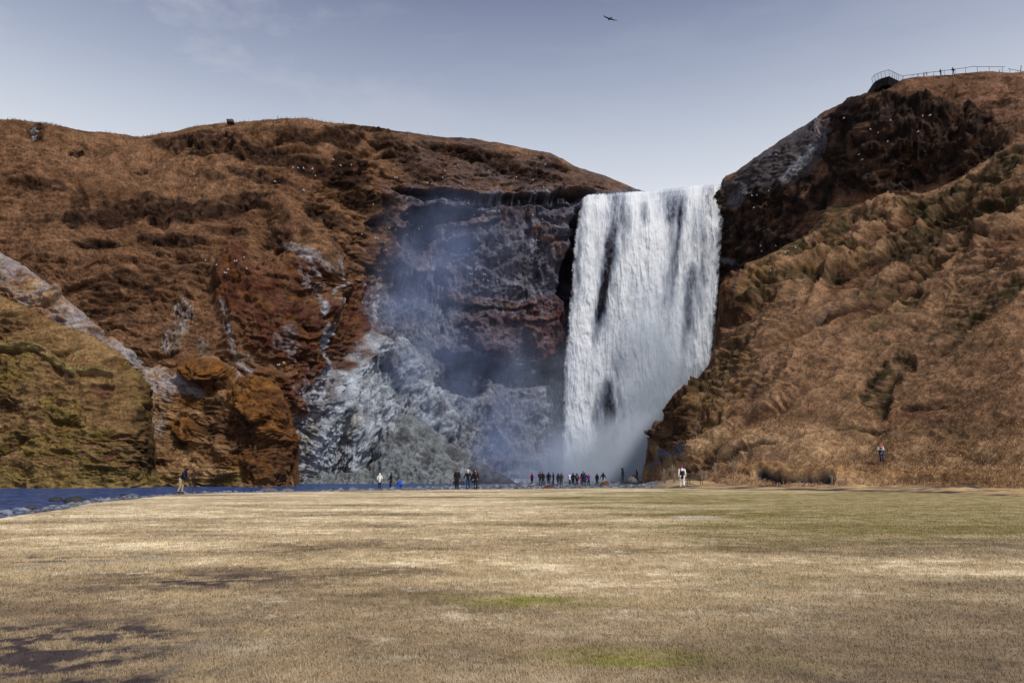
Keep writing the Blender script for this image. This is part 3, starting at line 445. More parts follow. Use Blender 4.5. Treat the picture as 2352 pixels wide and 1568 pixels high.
def fallsheet(name, depth, seed, dens, wob, rows=620, colsn=360):
    t = np.linspace(0, 1, rows)[:, None]; s = np.linspace(-.02, 1.02, colsn)[None]
    py = 432+t*(1112-432)+0*s; px = pl(WL, py)+(pl(WR, py)-pl(WL, py))*s
    top = pl(LIP, px); py = top+t*(1112-top)
    q = np.stack([px/11., py*0+depth, py/11.], -1)         # about one unit per metre
    wv = fbm(q, (6., 1, 14.), seed, 3)*1.3; q2 = q.copy(); q2[..., 0] += wv+fbm(q, (1.4, 1, 3.), seed+1, 2)*.35
    st = fbm(q2, (1.5, 1, 9.), seed+2, 4, .6); fine = fbm(q2, (.35, 1, 2.2), seed+3, 3, .6)
    tips = fbm(q2, (1.1, 1, 2.8), seed+4, 4, .55)
    wob9 = fbm(q, (5., 1, 5.), seed+6, 3)*9
    def band(pts, wd):    # pts (y, x)
        p = np.array(pts, float); xc = np.interp(py, p[:, 0], p[:, 1])+wob9
        yy = ss(p[0, 0]-25, p[0, 0]+10, py)*ss(p[-1, 0]+30, p[-1, 0]-30, py)
        return np.exp(-((px-xc)/wd)**2)*yy
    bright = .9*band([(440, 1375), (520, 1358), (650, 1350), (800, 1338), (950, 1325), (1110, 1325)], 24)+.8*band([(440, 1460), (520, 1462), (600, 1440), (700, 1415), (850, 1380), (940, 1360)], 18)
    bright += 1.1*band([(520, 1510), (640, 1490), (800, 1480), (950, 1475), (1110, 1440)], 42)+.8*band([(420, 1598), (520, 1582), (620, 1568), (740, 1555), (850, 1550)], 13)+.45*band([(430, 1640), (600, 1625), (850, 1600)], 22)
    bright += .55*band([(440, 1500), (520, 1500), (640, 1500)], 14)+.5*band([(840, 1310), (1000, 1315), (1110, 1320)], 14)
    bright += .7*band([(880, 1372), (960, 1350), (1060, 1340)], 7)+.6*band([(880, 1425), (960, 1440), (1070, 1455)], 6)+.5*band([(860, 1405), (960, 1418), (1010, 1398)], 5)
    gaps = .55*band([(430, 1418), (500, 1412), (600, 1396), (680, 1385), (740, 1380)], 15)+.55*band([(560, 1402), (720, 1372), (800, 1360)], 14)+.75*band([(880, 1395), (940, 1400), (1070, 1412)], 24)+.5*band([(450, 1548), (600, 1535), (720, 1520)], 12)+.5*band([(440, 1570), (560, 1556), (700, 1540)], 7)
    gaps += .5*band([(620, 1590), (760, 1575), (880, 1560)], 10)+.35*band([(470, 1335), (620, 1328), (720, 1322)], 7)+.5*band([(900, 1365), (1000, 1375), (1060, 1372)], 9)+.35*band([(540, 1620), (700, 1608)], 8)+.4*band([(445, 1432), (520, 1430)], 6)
    gaps += .35*band([(470, 1480), (540, 1482)], 6)
    top_f = ss(150, 20, py-top)
    dn = dens+.55*bright-.80*gaps+st*.85+fine*(.16+.30*top_f)+np.maximum(0, tips)*.45-np.maximum(0, -tips)*.25
    dn = dn+.5*ss(960, 1100, py)-.0*top_f
    e = np.minimum(s+.02, 1.02-s)*(pl(WR, py)-pl(WL, py)); dn = dn*ss(0, 9, e+fbm(q, (1, 1, 1.6), seed+8, 4, .65)*15)
    dn = cl(dn)*ss(-1, 4, py-top+fine*5)
    D = depth-5.*(1-np.exp(-(py-top)/60.))-wob*(st*2.2+bright*1.0-gaps*1.+tips*1.3+fine*.5)
    rx, rz = ray(px, py); P = np.stack([rx*D, D, EYE+rz*D], -1)
    back = P[0].copy(); r2 = back.copy(); r2[:, 1] += 3.; r2[:, 2] += .05; r3 = back.copy(); r3[:, 1] += 30.; r3[:, 2] += .25
    P = np.concatenate([r3[None], r2[None], P]); dn = np.concatenate([dn[:1]*0+.9, dn[:1]*0+.9, dn])
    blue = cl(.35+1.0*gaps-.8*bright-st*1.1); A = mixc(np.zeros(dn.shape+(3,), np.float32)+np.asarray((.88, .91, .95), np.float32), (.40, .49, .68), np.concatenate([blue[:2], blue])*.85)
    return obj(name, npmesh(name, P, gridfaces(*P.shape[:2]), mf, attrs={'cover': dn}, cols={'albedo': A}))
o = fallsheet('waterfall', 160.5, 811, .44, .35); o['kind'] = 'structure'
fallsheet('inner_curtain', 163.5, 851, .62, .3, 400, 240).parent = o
# spray drifting off the foot of the fall and along the cliff
def blobmesh(name, c, r, sub=4, seed=0, amp=.15):
    bm = bmesh.new(); bmesh.ops.create_icosphere(bm, subdivisions=sub, radius=1.); V = np.array([v.co[:] for v in bm.verts])
    V = V*(1+amp*fbm(V, .8, seed, 3))[:, None]*np.array(r)+np.array(c); F = np.array([[v.index for v in f.verts] for f in bm.faces]); bm.free()
    return V, F
mv = bpy.data.materials.new('spray_mist'); mv.use_nodes = True; nt = mv.node_tree; L = nt.links.new; nt.nodes.remove(nt.nodes['Principled BSDF'])
pv = N(nt, 'ShaderNodeVolumePrincipled'); pv.inputs['Color'].default_value = (.66, .80, 1., 1); pv.inputs['Anisotropy'].default_value = -.3; L(pv.outputs[0], nt.nodes['Material Output'].inputs['Volume'])
tc = N(nt, 'ShaderNodeTexCoord')
def vblob(c, r, s):
    sb = N(nt, 'ShaderNodeVectorMath', operation='SUBTRACT'); L(tc.outputs['Object'], sb.inputs[0]); sb.inputs[1].default_value = c
    dv = N(nt, 'ShaderNodeVectorMath', operation='DIVIDE'); L(sb.outputs[0], dv.inputs[0]); dv.inputs[1].default_value = r
    ln = N(nt, 'ShaderNodeVectorMath', operation='LENGTH'); L(dv.outputs[0], ln.inputs[0])
    m = N(nt, 'ShaderNodeMapRange', interpolation_type='SMOOTHSTEP'); m.inputs[1].default_value = 1.; m.inputs[2].default_value = .1; m.inputs[3].default_value = 0; m.inputs[4].default_value = s; L(ln.outputs['Value'], m.inputs[0])
    return m.outputs[0]
acc = None
for c, r, s in MIST:
    v = vblob(c, r, s)
    if acc is None: acc = v
    else:
        a_ = N(nt, 'ShaderNodeMath', operation='ADD'); L(acc, a_.inputs[0]); L(v, a_.inputs[1]); acc = a_.outputs[0]
nn = N(nt, 'ShaderNodeTexNoise', Scale=.13, Detail=3.); L(tc.outputs['Object'], nn.inputs['Vector'])
mr = N(nt, 'ShaderNodeMapRange'); mr.inputs[1].default_value = .36; mr.inputs[2].default_value = .64; mr.inputs[3].default_value = .25; mr.inputs[4].default_value = 1.75; L(nn.outputs['Fac'], mr.inputs[0])
sxv = N(nt, 'ShaderNodeSeparateXYZ'); L(tc.outputs['Object'], sxv.inputs[0]); mxr = N(nt, 'ShaderNodeMapRange'); mxr.inputs[1].default_value = -4; mxr.inputs[2].default_value = 16; L(sxv.outputs['X'], mxr.inputs[0])
mcv = N(nt, 'ShaderNodeMix', data_type='RGBA'); mcv.inputs['A'].default_value = (.46, .60, .98, 1); mcv.inputs['B'].default_value = (.80, .89, 1., 1); L(mxr.outputs[0], mcv.inputs['Factor']); L(mcv.outputs['Result'], pv.inputs['Color'])
ml = N(nt, 'ShaderNodeMath', operation='MULTIPLY'); L(acc, ml.inputs[0]); L(mr.outputs[0], ml.inputs[1]); L(ml.outputs[0], pv.inputs['Density'])
V = np.array([(x, y, z) for x in (-42, 44) for y in (137, 159) for z in (-.6, 62)], float); F = [(0, 1, 3, 2), (4, 6, 7, 5), (0, 4, 5, 1), (2, 3, 7, 6), (0, 2, 6, 4), (1, 5, 7, 3)]
o = obj('spray_mist', npmesh('spray_mist', V, F, mv, False)); props(o, 'white spray drifting off the foot of the waterfall', 'mist', kind='stuff')
#@@T0
# ------------------------------------------------------------------ looking points up on the terrain
RPX = []
for P_ in RELIEFS:
    Q = P_.reshape(-1, 3); dz = Q[:, 2]-EYE; dc = Q[:, 1]*CP+dz*SP; up = dz*CP-Q[:, 1]*SP
    RPX.append(np.stack([1176+FP*Q[:, 0]/dc, 784-FP*up/dc, Q[:, 1]], 1).astype(np.float32))
RPX = np.concatenate(RPX); RPX = RPX[(RPX[:, 2] > 40)]
def hit(px, py, rad=3.):
    m = (np.abs(RPX[:, 0]-px) < rad) & (np.abs(RPX[:, 1]-py) < rad)
    if not m.any(): return hit(px, py+3, rad*1.7) if rad < 40 else 130.
    return float(np.percentile(RPX[m, 2], 15))
def gz(x, y): return float(ground_z(np.array([[x]]), np.array([[y]]))[0, 0])
def gpt(px, D):
    p = at(px, 1079, D); return Vector((p.x, D, gz(p.x, D)))
# ------------------------------------------------------------------ grass, gravel (nobody could count it)
def blades(name, base, up, length, width, colr, mat, seed, lay=.5):
    r = np.random.default_rng(seed); n = len(base); a = r.uniform(0, 2*np.pi, n)
    side = np.stack([np.cos(a), np.sin(a), np.zeros(n)], 1); fw = np.stack([-np.sin(a), np.cos(a), np.zeros(n)], 1)
    l = r.uniform(.0, 1, n)**.35*lay; tip = base+(fw*l[:, None]+up*np.sqrt(1-cl(l)**2)[:, None])*length[:, None]
    V = np.stack([base-side*width[:, None]/2, base+side*width[:, None]/2, tip], 1).reshape(-1, 3)
    C = np.repeat(colr, 3, 0)
    return npmesh(name, V, np.arange(len(V)).reshape(-1, 3), mat, False, cols={'albedo': C})
mg, nt, b = newmat('straw_blades'); aa = N(nt, 'ShaderNodeAttribute', attribute_name='albedo'); nt.links.new(aa.outputs['Color'], b.inputs['Base Color']); b.inputs['Roughness'].default_value = .85; b.inputs['Specular IOR Level'].default_value = .1
n = 520000; Yb = 4.6*np.exp(RNG.uniform(0, 1, n)**1.05*math.log(42/4.6)); Xb = RNG.uniform(-.76, .76, n)*Yb
Cb_ = meadow_colour(Xb[None], Yb[None])[0]*RNG.uniform(.75, 1.4, (n, 1)); Zb = ground_z(Xb[None], Yb[None])[0]
keep = RNG.uniform(0, 1, n) < cl(Cb_.mean(1)*7-.5, .12, 1); keep &= (Yb < pl(EDGE, 1176+FP*Xb/Yb)-1.5) & (RNG.uniform(0, 1, n) < ss(42, 14, Yb)*.9+.06)
Xb, Yb, Zb, Cb_ = Xb[keep], Yb[keep], Zb[keep], Cb_[keep]; n = len(Xb)
o = obj('turf_grass', blades('turf_grass', np.stack([Xb, Yb, Zb-.003], 1), np.array([0, 0, 1.]), RNG.uniform(.02, .05, n)*(1+.03*Yb), .003+.0006*Yb, Cb_, mg, 3, .97))
props(o, 'short dry straw coloured grass covering the meadow', 'grass', kind='stuff')
bs, cs, up_, ln_ = [], [], [], []
for P_, A_, cnt, sz in TUFTSRC:
    Q = P_.reshape(-1, 3); A2 = A_.reshape(-1, 3); wgt = cl((A2[:, 0]-.13)*6)*(A2[:, 0] > A2[:, 2]*1.45)*(Q[:, 1] < 165)*(Q[:, 2] > -.3)*(.55+.45*(gn(Q/3., 91) > 0)); cw = np.cumsum(wgt)
    id_ = np.searchsorted(cw, RNG.uniform(0, cw[-1], cnt)); id_ = np.clip(id_, 0, len(Q)-1)
    p = Q[id_]+RNG.normal(0, .12, (cnt, 3)); c = A2[id_]*RNG.uniform(.55, 1.5, (cnt, 1))
    for k in range(4):
        bs.append(p+RNG.normal(0, .06, (cnt, 3))); cs.append(c*RNG.uniform(.8, 1.25, (cnt, 1))); ln_.append(RNG.uniform(.5, 1.25, cnt)*sz)
bs = np.concatenate(bs); cs = np.concatenate(cs); ln_ = np.concatenate(ln_)
o = obj('slope_grass', blades('slope_grass', bs, np.array([0, -.45, .85]), ln_, ln_*.17, np.clip(cs, .01, .8), mg, 5, .8))
props(o, 'long withered brown grass tufts growing all over the hillsides', 'grass', kind='stuff')
def ico(sub=1):
    bm = bmesh.new(); bmesh.ops.create_icosphere(bm, subdivisions=sub, radius=1.); V = np.array([v.co[:] for v in bm.verts]); F = np.array([[v.index for v in f.verts] for f in bm.faces]); bm.free(); return V, F
V0, F0 = ico(1); n = 26000
Yp = RNG.uniform(27, 146, n); pxp = RNG.uniform(-100, 1500, n); Xp = (pxp-1176)/FP*Yp*1.0; Zp = ground_z(Xp[None], Yp[None])[0]
k = (Yp > pl(EDGE, pxp)+1.5) & (Zp > -1.05) & (Zp < .3); Xp, Yp, Zp = Xp[k], Yp[k], Zp[k]; n = len(Xp)
r = RNG.gamma(2., .045, n)[:, None, None]+.03; sc3 = RNG.uniform(.6, 1.4, (n, 1, 3))*[1, 1, .6]
V = V0[None]*r*sc3*(1+RNG.uniform(-.2, .2, (n, len(V0), 1)))+np.stack([Xp, Yp, Zp], 1)[:, None]
F = (F0[None]+np.arange(n)[:, None, None]*len(V0)).reshape(-1, 3); tone = RNG.uniform(.25, .5, n)**2
pc = np.stack([tone*.95, tone, tone*1.2], 1)
o = obj('river_gravel', npmesh('river_gravel', V.reshape(-1, 3), F, mg, False, cols={'albedo': np.repeat(pc, len(V0), 0)})); props(o, 'grey river gravel spread between the meadow and the water', 'gravel', kind='stuff')
# ------------------------------------------------------------------ rocks
MR = {'grey': terrain_mat('grey_stone', 4., .6, 1.5, .8, .1)}
def rock(px, D, w, hgt, dep, col, label, seed, name='boulder', z=None, frost=0, cat='rock', prof=None, py=None):
    V, F = ico(4 if w > 3 else 3); V = V.copy()
    if 'square' in label: V = np.sign(V)*np.abs(V)**.4
    if prof is not None: V[:, 2] *= np.interp(V[:, 0], *prof)
    V = V*np.array([w/2, dep/2, hgt])
    nn = fbm(V, max(w, 1)*.33, seed, 4); V *= (1+.35*nn+.10*ridged(V, w*.12, seed+1, 3))[:, None]; V[:, 2] = np.maximum(V[:, 2], -.35*hgt)
    p = at(px, py, D) if py else gpt(px, D)
    if z is not None: p.z = z
    C = np.zeros((len(V), 3))+np.array(col); C = C*(1+.5*fbm(V, w*.15, seed+3, 3))[:, None]
    if frost: C = mixc(C, (.34, .38, .46), cl(V[:, 2]/hgt*.8+ridged(V, .5, seed+5, 3)*.5-.15)*frost)
    o = obj(name, npmesh(name, V, F, MR['grey'], True, cols={'albedo': np.clip(C, .01, .9)})); o.location = p
    return props(o, label, cat)
rock(1119, 134, 9.6, 3.6, 6., (.045, .05, .07), 'huge dark grey frosted boulder standing in the shallow water left of the waterfall foot', 5, z=-.7, frost=.16, prof=([-1, -.75, -.4, -.2, .3, 1], [.7, .95, 1., .95, .6, .3]))
rock(1068, 131, 3.6, 2.4, 3., (.07, .075, .09), 'smaller pointed dark boulder leaning against the left end of the huge frosted one', 8, z=-.6, frost=.4)
rock(1389, 98, 1.35, .62, 1., (.10, .05, .028), 'rust brown stone in front of the person with white trousers', 9, 'rock', z=-.42)
rock(1256, 84, .62, .34, .5, (.10, .03, .022), 'small reddish stone at the gravel edge below the crowd', 11, 'rock')
rock(1262, 90, 1.3, .28, .7, (.05, .03, .05), 'flat dark purple slab lying behind the small reddish stone', 12, 'rock')
rock(1203, 118, 1.9, .35, 1., (.20, .23, .28), 'low frosted stone in the water left of the person in pink sleeves', 13, 'rock', z=-.7, frost=.8)
rock(137, 59, 1.1, .32, .7, (.035, .035, .04), 'flat dark stone far out in the blue river at the left', 14, 'rock', z=-.72)
rock(179, 56, 1.7, .42, .9, (.04, .04, .038), 'broad dark stone at the river edge, near the grass bank on the left', 15, 'rock', z=-.74)
rock(290, 66, .8, .3, .6, (.03, .03, .032), 'lone dark stone by the grass bank left of the photographer', 16, 'rock', z=-.72)
rock(617, 84, 2.0, .3, 1., (.10, .10, .095), 'long pale flat stone in the river right of the photographer', 17, 'rock', z=-.62)
rock(662, 82, 1.4, .28, 1., (.12, .12, .12), 'pale stone in the river beside the long flat one, towards the people', 18, 'rock', z=-.6)
rock(80, 47, .7, .2, .5, (.05, .05, .05), 'small grey stone in the shallows at the left end of the river', 19, 'rock', z=-.72)
rock(529, 150, 1.35, .55, 1.2, (.06, .06, .05), 'square grey rock standing alone on the left skyline', 24, 'rock', py=281)
rock(1450, 86, 1.2, .55, .9, (.10, .085, .085), 'grey stone in front of the crouching person in black', 21, 'rock', z=.35)
# ------------------------------------------------------------------ people
MATS = {}
def cm_(c, nm='cloth'):
    k = (nm,)+tuple(round(x, 3) for x in c)
    if k not in MATS: MATS[k] = simple(nm, c, .85, .18, 14.)
    return MATS[k]
def tube(chain, seg=12, flat=1.):
    """closed tapering tube through (point, radius) with rounded ends; flat squashes it front to back"""
    pts = [Vector(p) for p, r in chain]; rad = [r for p, r in chain]
    d0 = (pts[1]-pts[0]).normalized(); d1 = (pts[-1]-pts[-2]).normalized()
    pts = [pts[0]-d0*rad[0]*.9, pts[0]-d0*rad[0]*.5]+pts+[pts[-1]+d1*rad[-1]*.5, pts[-1]+d1*rad[-1]*.9]; rad = [rad[0]*.35, rad[0]*.85]+rad+[rad[-1]*.85, rad[-1]*.35]
    V = []; F = []
    for i, p in enumerate(pts):
        t = (pts[min(i+1, len(pts)-1)]-pts[max(i-1, 0)]).normalized(); ax = Vector((1, 0, 0)) if abs(t.x) < .8 else Vector((0, 1, 0))
        b_ = t.cross(ax).normalized(); a_ = b_.cross(t).normalized()
        for k in range(seg):
            an = 2*math.pi*k/seg; V.append(p+a_*math.cos(an)*rad[i]+b_*math.sin(an)*rad[i]*flat)
    m = len(pts)
    for i in range(m-1):
        for k in range(seg): F.append((i*seg+k, i*seg+(k+1) % seg, (i+1)*seg+(k+1) % seg, (i+1)*seg+k))
    F.append(tuple(range(seg))[::-1]); F.append(tuple((m-1)*seg+k for k in range(seg)))
    return V, F
def ellip(c, r, rot=None, sub=2):
    V, F = ico(sub); V = [Vector(v*np.array(r)) for v in V]
    if rot: V = [rot @ v for v in V]
    return [v+Vector(c) for v in V], [tuple(f) for f in F]
def join(parts):
    V = []; F = []
    for v, f in parts:
        o_ = len(V); V += [tuple(x) for x in v]; F += [tuple(i+o_ for i in t) for t in f]
    return V, F
def fmesh(name, parts, mat, voxel=None, extra=()):
    V, F = join(parts); me = bpy.data.meshes.new(name); me.from_pydata(V, [], F); me.validate()
    if voxel:
        o = bpy.data.objects.new('tmp', me); COL.objects.link(o); md = o.modifiers.new('r', 'REMESH'); md.mode = 'VOXEL'; md.voxel_size = voxel
        sm = o.modifiers.new('s', 'SMOOTH'); sm.factor = .5; sm.iterations = 3
        dg = bpy.context.evaluated_depsgraph_get(); me2 = bpy.data.meshes.new_from_object(o.evaluated_get(dg)); bpy.data.objects.remove(o); me = me2; me.name = name
        if extra:
            bm = bmesh.new(); bm.from_mesh(me); V, F = join(extra); vs = [bm.verts.new(v) for v in V]
            for f in F:
                try: bm.faces.new([vs[i] for i in f])
                except ValueError: pass
            bm.to_mesh(me); bm.free()
    me.materials.clear(); me.materials.append(mat); me.polygons.foreach_set('use_smooth', [True]*len(me.polygons)); return me
SKIN = (.42, .22, .15); HAIR = (.05, .025, .015)
def person(loc, face, hgt, jacket, trousers, label, head='hat', headcol=(.01, .01, .012), stride=.12, arms='down', lean=0., group=None, skirt=0., wide=1., boots=(.02, .018, .016), mirror=1, crouch=False, child=False, scarf=None, headtilt=0., extras=(), sleeves=None):
    root = empty('person', loc, face); k = hgt/1.75; w_ = wide
    T = Matrix.Rotation(lean, 4, 'X')         # +lean bends towards the front (-Y)
    hip = Vector((0, 0, .93)); 
    if crouch: hip = Vector((0, .12, .34))
    def up(v): return (hip+(T @ Vector(v)))
    foot = []; knee = []; hipj = []
    for s in (-1, 1):
        st = stride*s*mirror; hj = hip+Vector((.095*s*w_, 0, -.02))
        if crouch: f = Vector((.13*s, -.02+st*.6, .09)); kn = Vector((.20*s, -.36, .50))
        else:
            f = Vector((.10*s, -st*1.7, .09+max(0, -st)*.35)); kn = Vector((.10*s, -st*.75-.03-(.04 if st > 0 else .05), .50))
        foot.append(f); knee.append(kn); hipj.append(hj)
    sh = [up((.185*s*w_, 0, .49)) for s in (-1, 1)]; el = []; wr = []
    for i, s in enumerate((-1, 1)):
        if arms == 'down': e_ = up((.245*s*w_, .02-.06*s*stride*8*mirror*.5, .21)); w2 = up((.265*s*w_, -.05-.10*s*stride*6*mirror*.3, -.04))
        elif arms == 'pockets': e_ = up((.30*s*w_, .05, .22)); w2 = up((.19*s*w_, -.10, .03))
        elif arms == 'front': e_ = up((.25*s*w_, -.08, .23)); w2 = up((.08*s, -.27, .30))
        elif arms == 'camera': e_ = up((.22*s, -.20, .26)); w2 = up((.07*s, -.44, .34))
        elif arms == 'out': e_ = up((.32*s*w_, .0, .24)); w2 = up((.42*s*w_, -.04, .0))
        else: e_ = up((.23*s*w_, -.16, .20)); w2 = up((.12*s, -.34, .02))
        el.append(e_); wr.append(w2)
    neck = up((0, .0, .545)); hd = up((0, -.02, .70)); HR = T @ Matrix.Rotation(headtilt, 4, 'X'); hd = neck+(HR @ Vector((0, -.02, .15)))
    def K(parts): return [([Vector(v)*k for v in V], F) for V, F in parts]
    torso = [(up((0, 0, -.02)), .125), (up((0, 0, .12)), .118), (up((0, -.005, .30)), .135), (up((0, 0, .43)), .125), (up((0, 0, .50)), .08), (neck, .055), (hd, .06)]
    body = [tube(torso, 14, .8), tube([(sh[0], .055), (sh[1], .055)], 10)]
    body += [ellip(hd, (.076, .095, .115), HR.to_3x3(), 3), ellip(hd+(HR @ Vector((0, -.098, -.012))), (.014, .024, .026), HR.to_3x3(), 1)]
    body += [ellip(hd+(HR @ Vector((.078*s, .01, -.005))), (.012, .02, .032), HR.to_3x3(), 1) for s in (-1, 1)]
    body += [ellip(hd+(HR @ Vector((0, -.06, -.085))), (.04, .04, .03), HR.to_3x3(), 1)]
    fingers = []
    for i, s in enumerate((-1, 1)):
        body += [tube([(hipj[i], .088), (knee[i]*.5+hipj[i]*.5, .078), (knee[i], .055), (knee[i]*.55+foot[i]*.45, .056), (foot[i], .038)]), tube([(foot[i]+Vector((0, .04, -.05)), .035), (foot[i]+Vector((0, -.14, -.06)), .03)])]
        body += [tube([(sh[i], .052), (el[i], .042), (wr[i], .028)])]
        d = (wr[i]-el[i]).normalized(); lat = d.cross(Vector((0, 1, 0))); lat = (lat if lat.length > .2 else d.cross(Vector((1, 0, 0)))).normalized(); inn = d.cross(lat)
        body += [tube([(wr[i], .026), (wr[i]+d*.08, .034)], 10, .6)]
        for j, (ln, off) in enumerate(((.062, -.028), (.07, -.009), (.066, .010), (.052, .028))):
            b0 = wr[i]+d*.085+lat*off; b1 = b0+d*ln*.5+inn*.008; b2 = b1+(d*.7+inn*.6)*ln*.5; fingers.append(tube([(b0, .009), (b1, .0085), (b2, .007)], 6))
        b0 = wr[i]+d*.04-lat*.03; fingers.append(tube([(b0, .011), (b0+d*.035-lat*.02, .010), (b0+d*.065-lat*.022, .008)], 6))
    eyes = [ellip(hd+(HR @ Vector((.030*s, -.088, .005))), (.012, .008, .008), None, 1) for s in (-1, 1)]; mouth = [ellip(hd+(HR @ Vector((0, -.093, -.055))), (.024, .008, .006), None, 1)]
    obj('body', fmesh('body', K(body), cm_(SKIN, 'skin'), .02, K(fingers)), root)
    for e_ in eyes: obj('eye', fmesh('eye', K([e_]), cm_((.03, .02, .02), 'iris')), root)
    obj('mouth', fmesh('mouth', K(mouth), cm_((.22, .06, .05), 'lips')), root)
    # clothes
    hem = -.10-skirt
    jk = [tube([(up((0, .0, hem)), .165*w_), (up((0, 0, .05)), .155*w_), (up((0, -.01, .30)), .178*w_), (up((0, 0, .45)), .165*w_), (up((0, 0, .52)), .09)], 16, .78), tube([(sh[0], .08), (sh[1], .08)], 12)]
    sv = []
    for i in (0, 1): sv.append(tube([(sh[i], .083), (el[i]*.5+sh[i]*.5, .072), (el[i], .064), (wr[i]*.5+el[i]*.5, .056), (wr[i]-(wr[i]-el[i]).normalized()*.01, .046)], 12))
    if sleeves is None: jk += sv
    elif sleeves:
        for q_ in sv: obj('sleeve', fmesh('sleeve', K([q_]), cm_(sleeves), .022), root)
    obj('jacket', fmesh('jacket', K(jk), cm_(jacket), .022), root)
    tr_ = [tube([(hip+Vector((0, 0, .06)), .14*w_), (hip+Vector((0, 0, -.04)), .145*w_)], 14, .8)]
    for i in (0, 1): tr_.append(tube([(hipj[i], .106*w_), (knee[i]*.5+hipj[i]*.5, .096), (knee[i], .074), (knee[i]*.5+foot[i]*.5, .07), (foot[i]+Vector((0, 0, .02)), .064)], 12))
    obj('trousers', fmesh('trousers', K(tr_), cm_(trousers), .022), root)
    for i in (0, 1): obj('boot', fmesh('boot', K([tube([(foot[i]+Vector((0, .03, -.04)), .05), (foot[i]+Vector((0, -.06, -.045)), .05), (foot[i]+Vector((0, -.15, -.052)), .038)], 10), tube([(foot[i], .055), (foot[i]+Vector((0, .01, .08)), .055)], 10)]), cm_(boots, 'boot_leather'), .02), root)
    if head == 'hat':
        obj('hat', fmesh('hat', K([ellip(hd+(HR @ Vector((0, .012, .04))), (.092, .108, .098), HR.to_3x3(), 3), ellip(hd+(HR @ Vector((0, .01, .13))), (.03, .03, .03), None, 1)]), cm_(headcol), .016), root)
    elif head == 'cap':
        obj('cap', fmesh('cap', K([ellip(hd+(HR @ Vector((0, .01, .045))), (.088, .104, .082), HR.to_3x3(), 3), ellip(hd+(HR @ Vector((0, -.12, .045))), (.06, .07, .012), HR.to_3x3(), 2)]), cm_(headcol), .014), root)
    elif head == 'hood':
        obj('hood', fmesh('hood', K([ellip(hd+(HR @ Vector((0, .045, .025))), (.115, .105, .135), HR.to_3x3(), 3), tube([(neck+(T @ Vector((0, .03, -.02))), .10), (hd+(HR @ Vector((0, .04, -.03))), .11)], 12)]), cm_(headcol), .018), root)
    elif head == 'hair':
        obj('hair', fmesh('hair', K([ellip(hd+(HR @ Vector((0, .02, .03))), (.086, .10, .105), HR.to_3x3(), 3), tube([(hd+(HR @ Vector((0, .06, 0))), .07), (neck+(T @ Vector((0, .06, -.02))), .05)], 10)]), cm_(headcol, 'hair'), .016), root)
    if scarf: obj('scarf', fmesh('scarf', K([ellip(neck+(T @ Vector((0, -.02, .03))), (.11, .12, .06), None, 2)]), cm_(scarf), .02), root)
    for ex in extras:
        nm, c, bx = ex
        obj(nm, fmesh(nm, K([ellip(up(b_[0]), b_[1], T.to_3x3(), 2) for b_ in bx]), cm_(c), .016), root)
    return props(root, label, 'person', group)
def pack(loc, face, k, col, label, lean=0.):
    root = empty('backpack', loc, face); T = Matrix.Rotation(lean, 4, 'X')
    def U(v): return (Vector((0, 0, .93))+T @ Vector(v))*k
    obj('bag', fmesh('bag', [ellip(U((0, .23, .28)), (.15*k, .10*k, .24*k), T.to_3x3(), 3), ellip(U((0, .30, .2)), (.11*k, .06*k, .12*k), T.to_3x3(), 2)], cm_(col, 'nylon'), .02), root)
    for s in (-1, 1): obj('strap', fmesh('strap', [tube([(U((.09*s, .15, .44)), .018*k), (U((.11*s, 0, .56)), .018*k), (U((.11*s, -.15, .40)), .018*k), (U((.12*s, -.12, .2)), .016*k)], 8)], cm_(col, 'nylon')), root)
    return props(root, label, 'backpack')
PI = math.pi; BLK = (.010, .010, .014); NAVY = (.010, .018, .045); JEAN = (.02, .045, .12); GC = 'people standing on the gravel before the waterfall'
# faces: 0 looks at the camera, PI looks away to the fall
pp = gpt(417, 52); pp.z = at(417, 1133, 52).z+.02
person(pp, PI/2, 1.80, (.008, .014, .035), (.36, .27, .18), 'photographer in navy jacket and beige trousers bending over a tripod at the river', 'hood', (.012, .010, .03), .05, 'camera', .52, headtilt=.25)
person(gpt(873, 82), PI, 1.68, (.80, .77, .70), NAVY, 'person in hooded cream white jacket and dark jeans seen from behind by the river', 'hood', (.80, .77, .70), .03, 'pockets')
person(gpt(899, 82), PI/2*-1.0, 1.80, (.012, .014, .020), (.012, .02, .05), 'man in black jacket and dark jeans with short hair beside the one in white', 'hair', (.03, .02, .015), .04, 'reach')
person(gpt(917, 82), PI*.9, 1.75, (.025, .09, .55), BLK, 'person in bright blue jacket crouching low at the water edge', 'hood', (.02, .07, .48), .05, 'reach', .75, crouch=True, headtilt=.3, extras=(('sash', BLK, [((.0, .12, .3), (.16, .05, .04))]),))
person(gpt(1050, 65), 0, 1.74, BLK, (.012, .012, .014), 'woman in long black coat and dark knit hat, left of the white hatted woman', 'hat', (.03, .022, .018), .10, 'down', skirt=.14, extras=(('long_hair', (.12, .04, .025), [((.07, -.13, .50), (.03, .03, .11)), ((-.07, -.13, .50), (.03, .03, .11))]),))
person(gpt(1075, 66), 0, 1.66, BLK, (.015, .035, .13), 'woman with white knit hat and cream fur collar, black jacket and blue jeans', 'hat', (.75, .72, .64), -.12, 'out', .03, scarf=(.62, .50, .34), wide=.95)
person(gpt(1092, 65), .15, 1.68, BLK, (.012, .012, .013), 'blonde woman in black jacket and black trousers right of the one with the white hat', 'hood', BLK, .12, 'pockets', .05, extras=(('long_hair', (.45, .26, .08), [((.06, -.14, .47), (.035, .03, .10))]), ('pale_hem', (.6, .6, .6), [((-.10, -.1, -.62), (.07, .08, .012))])))
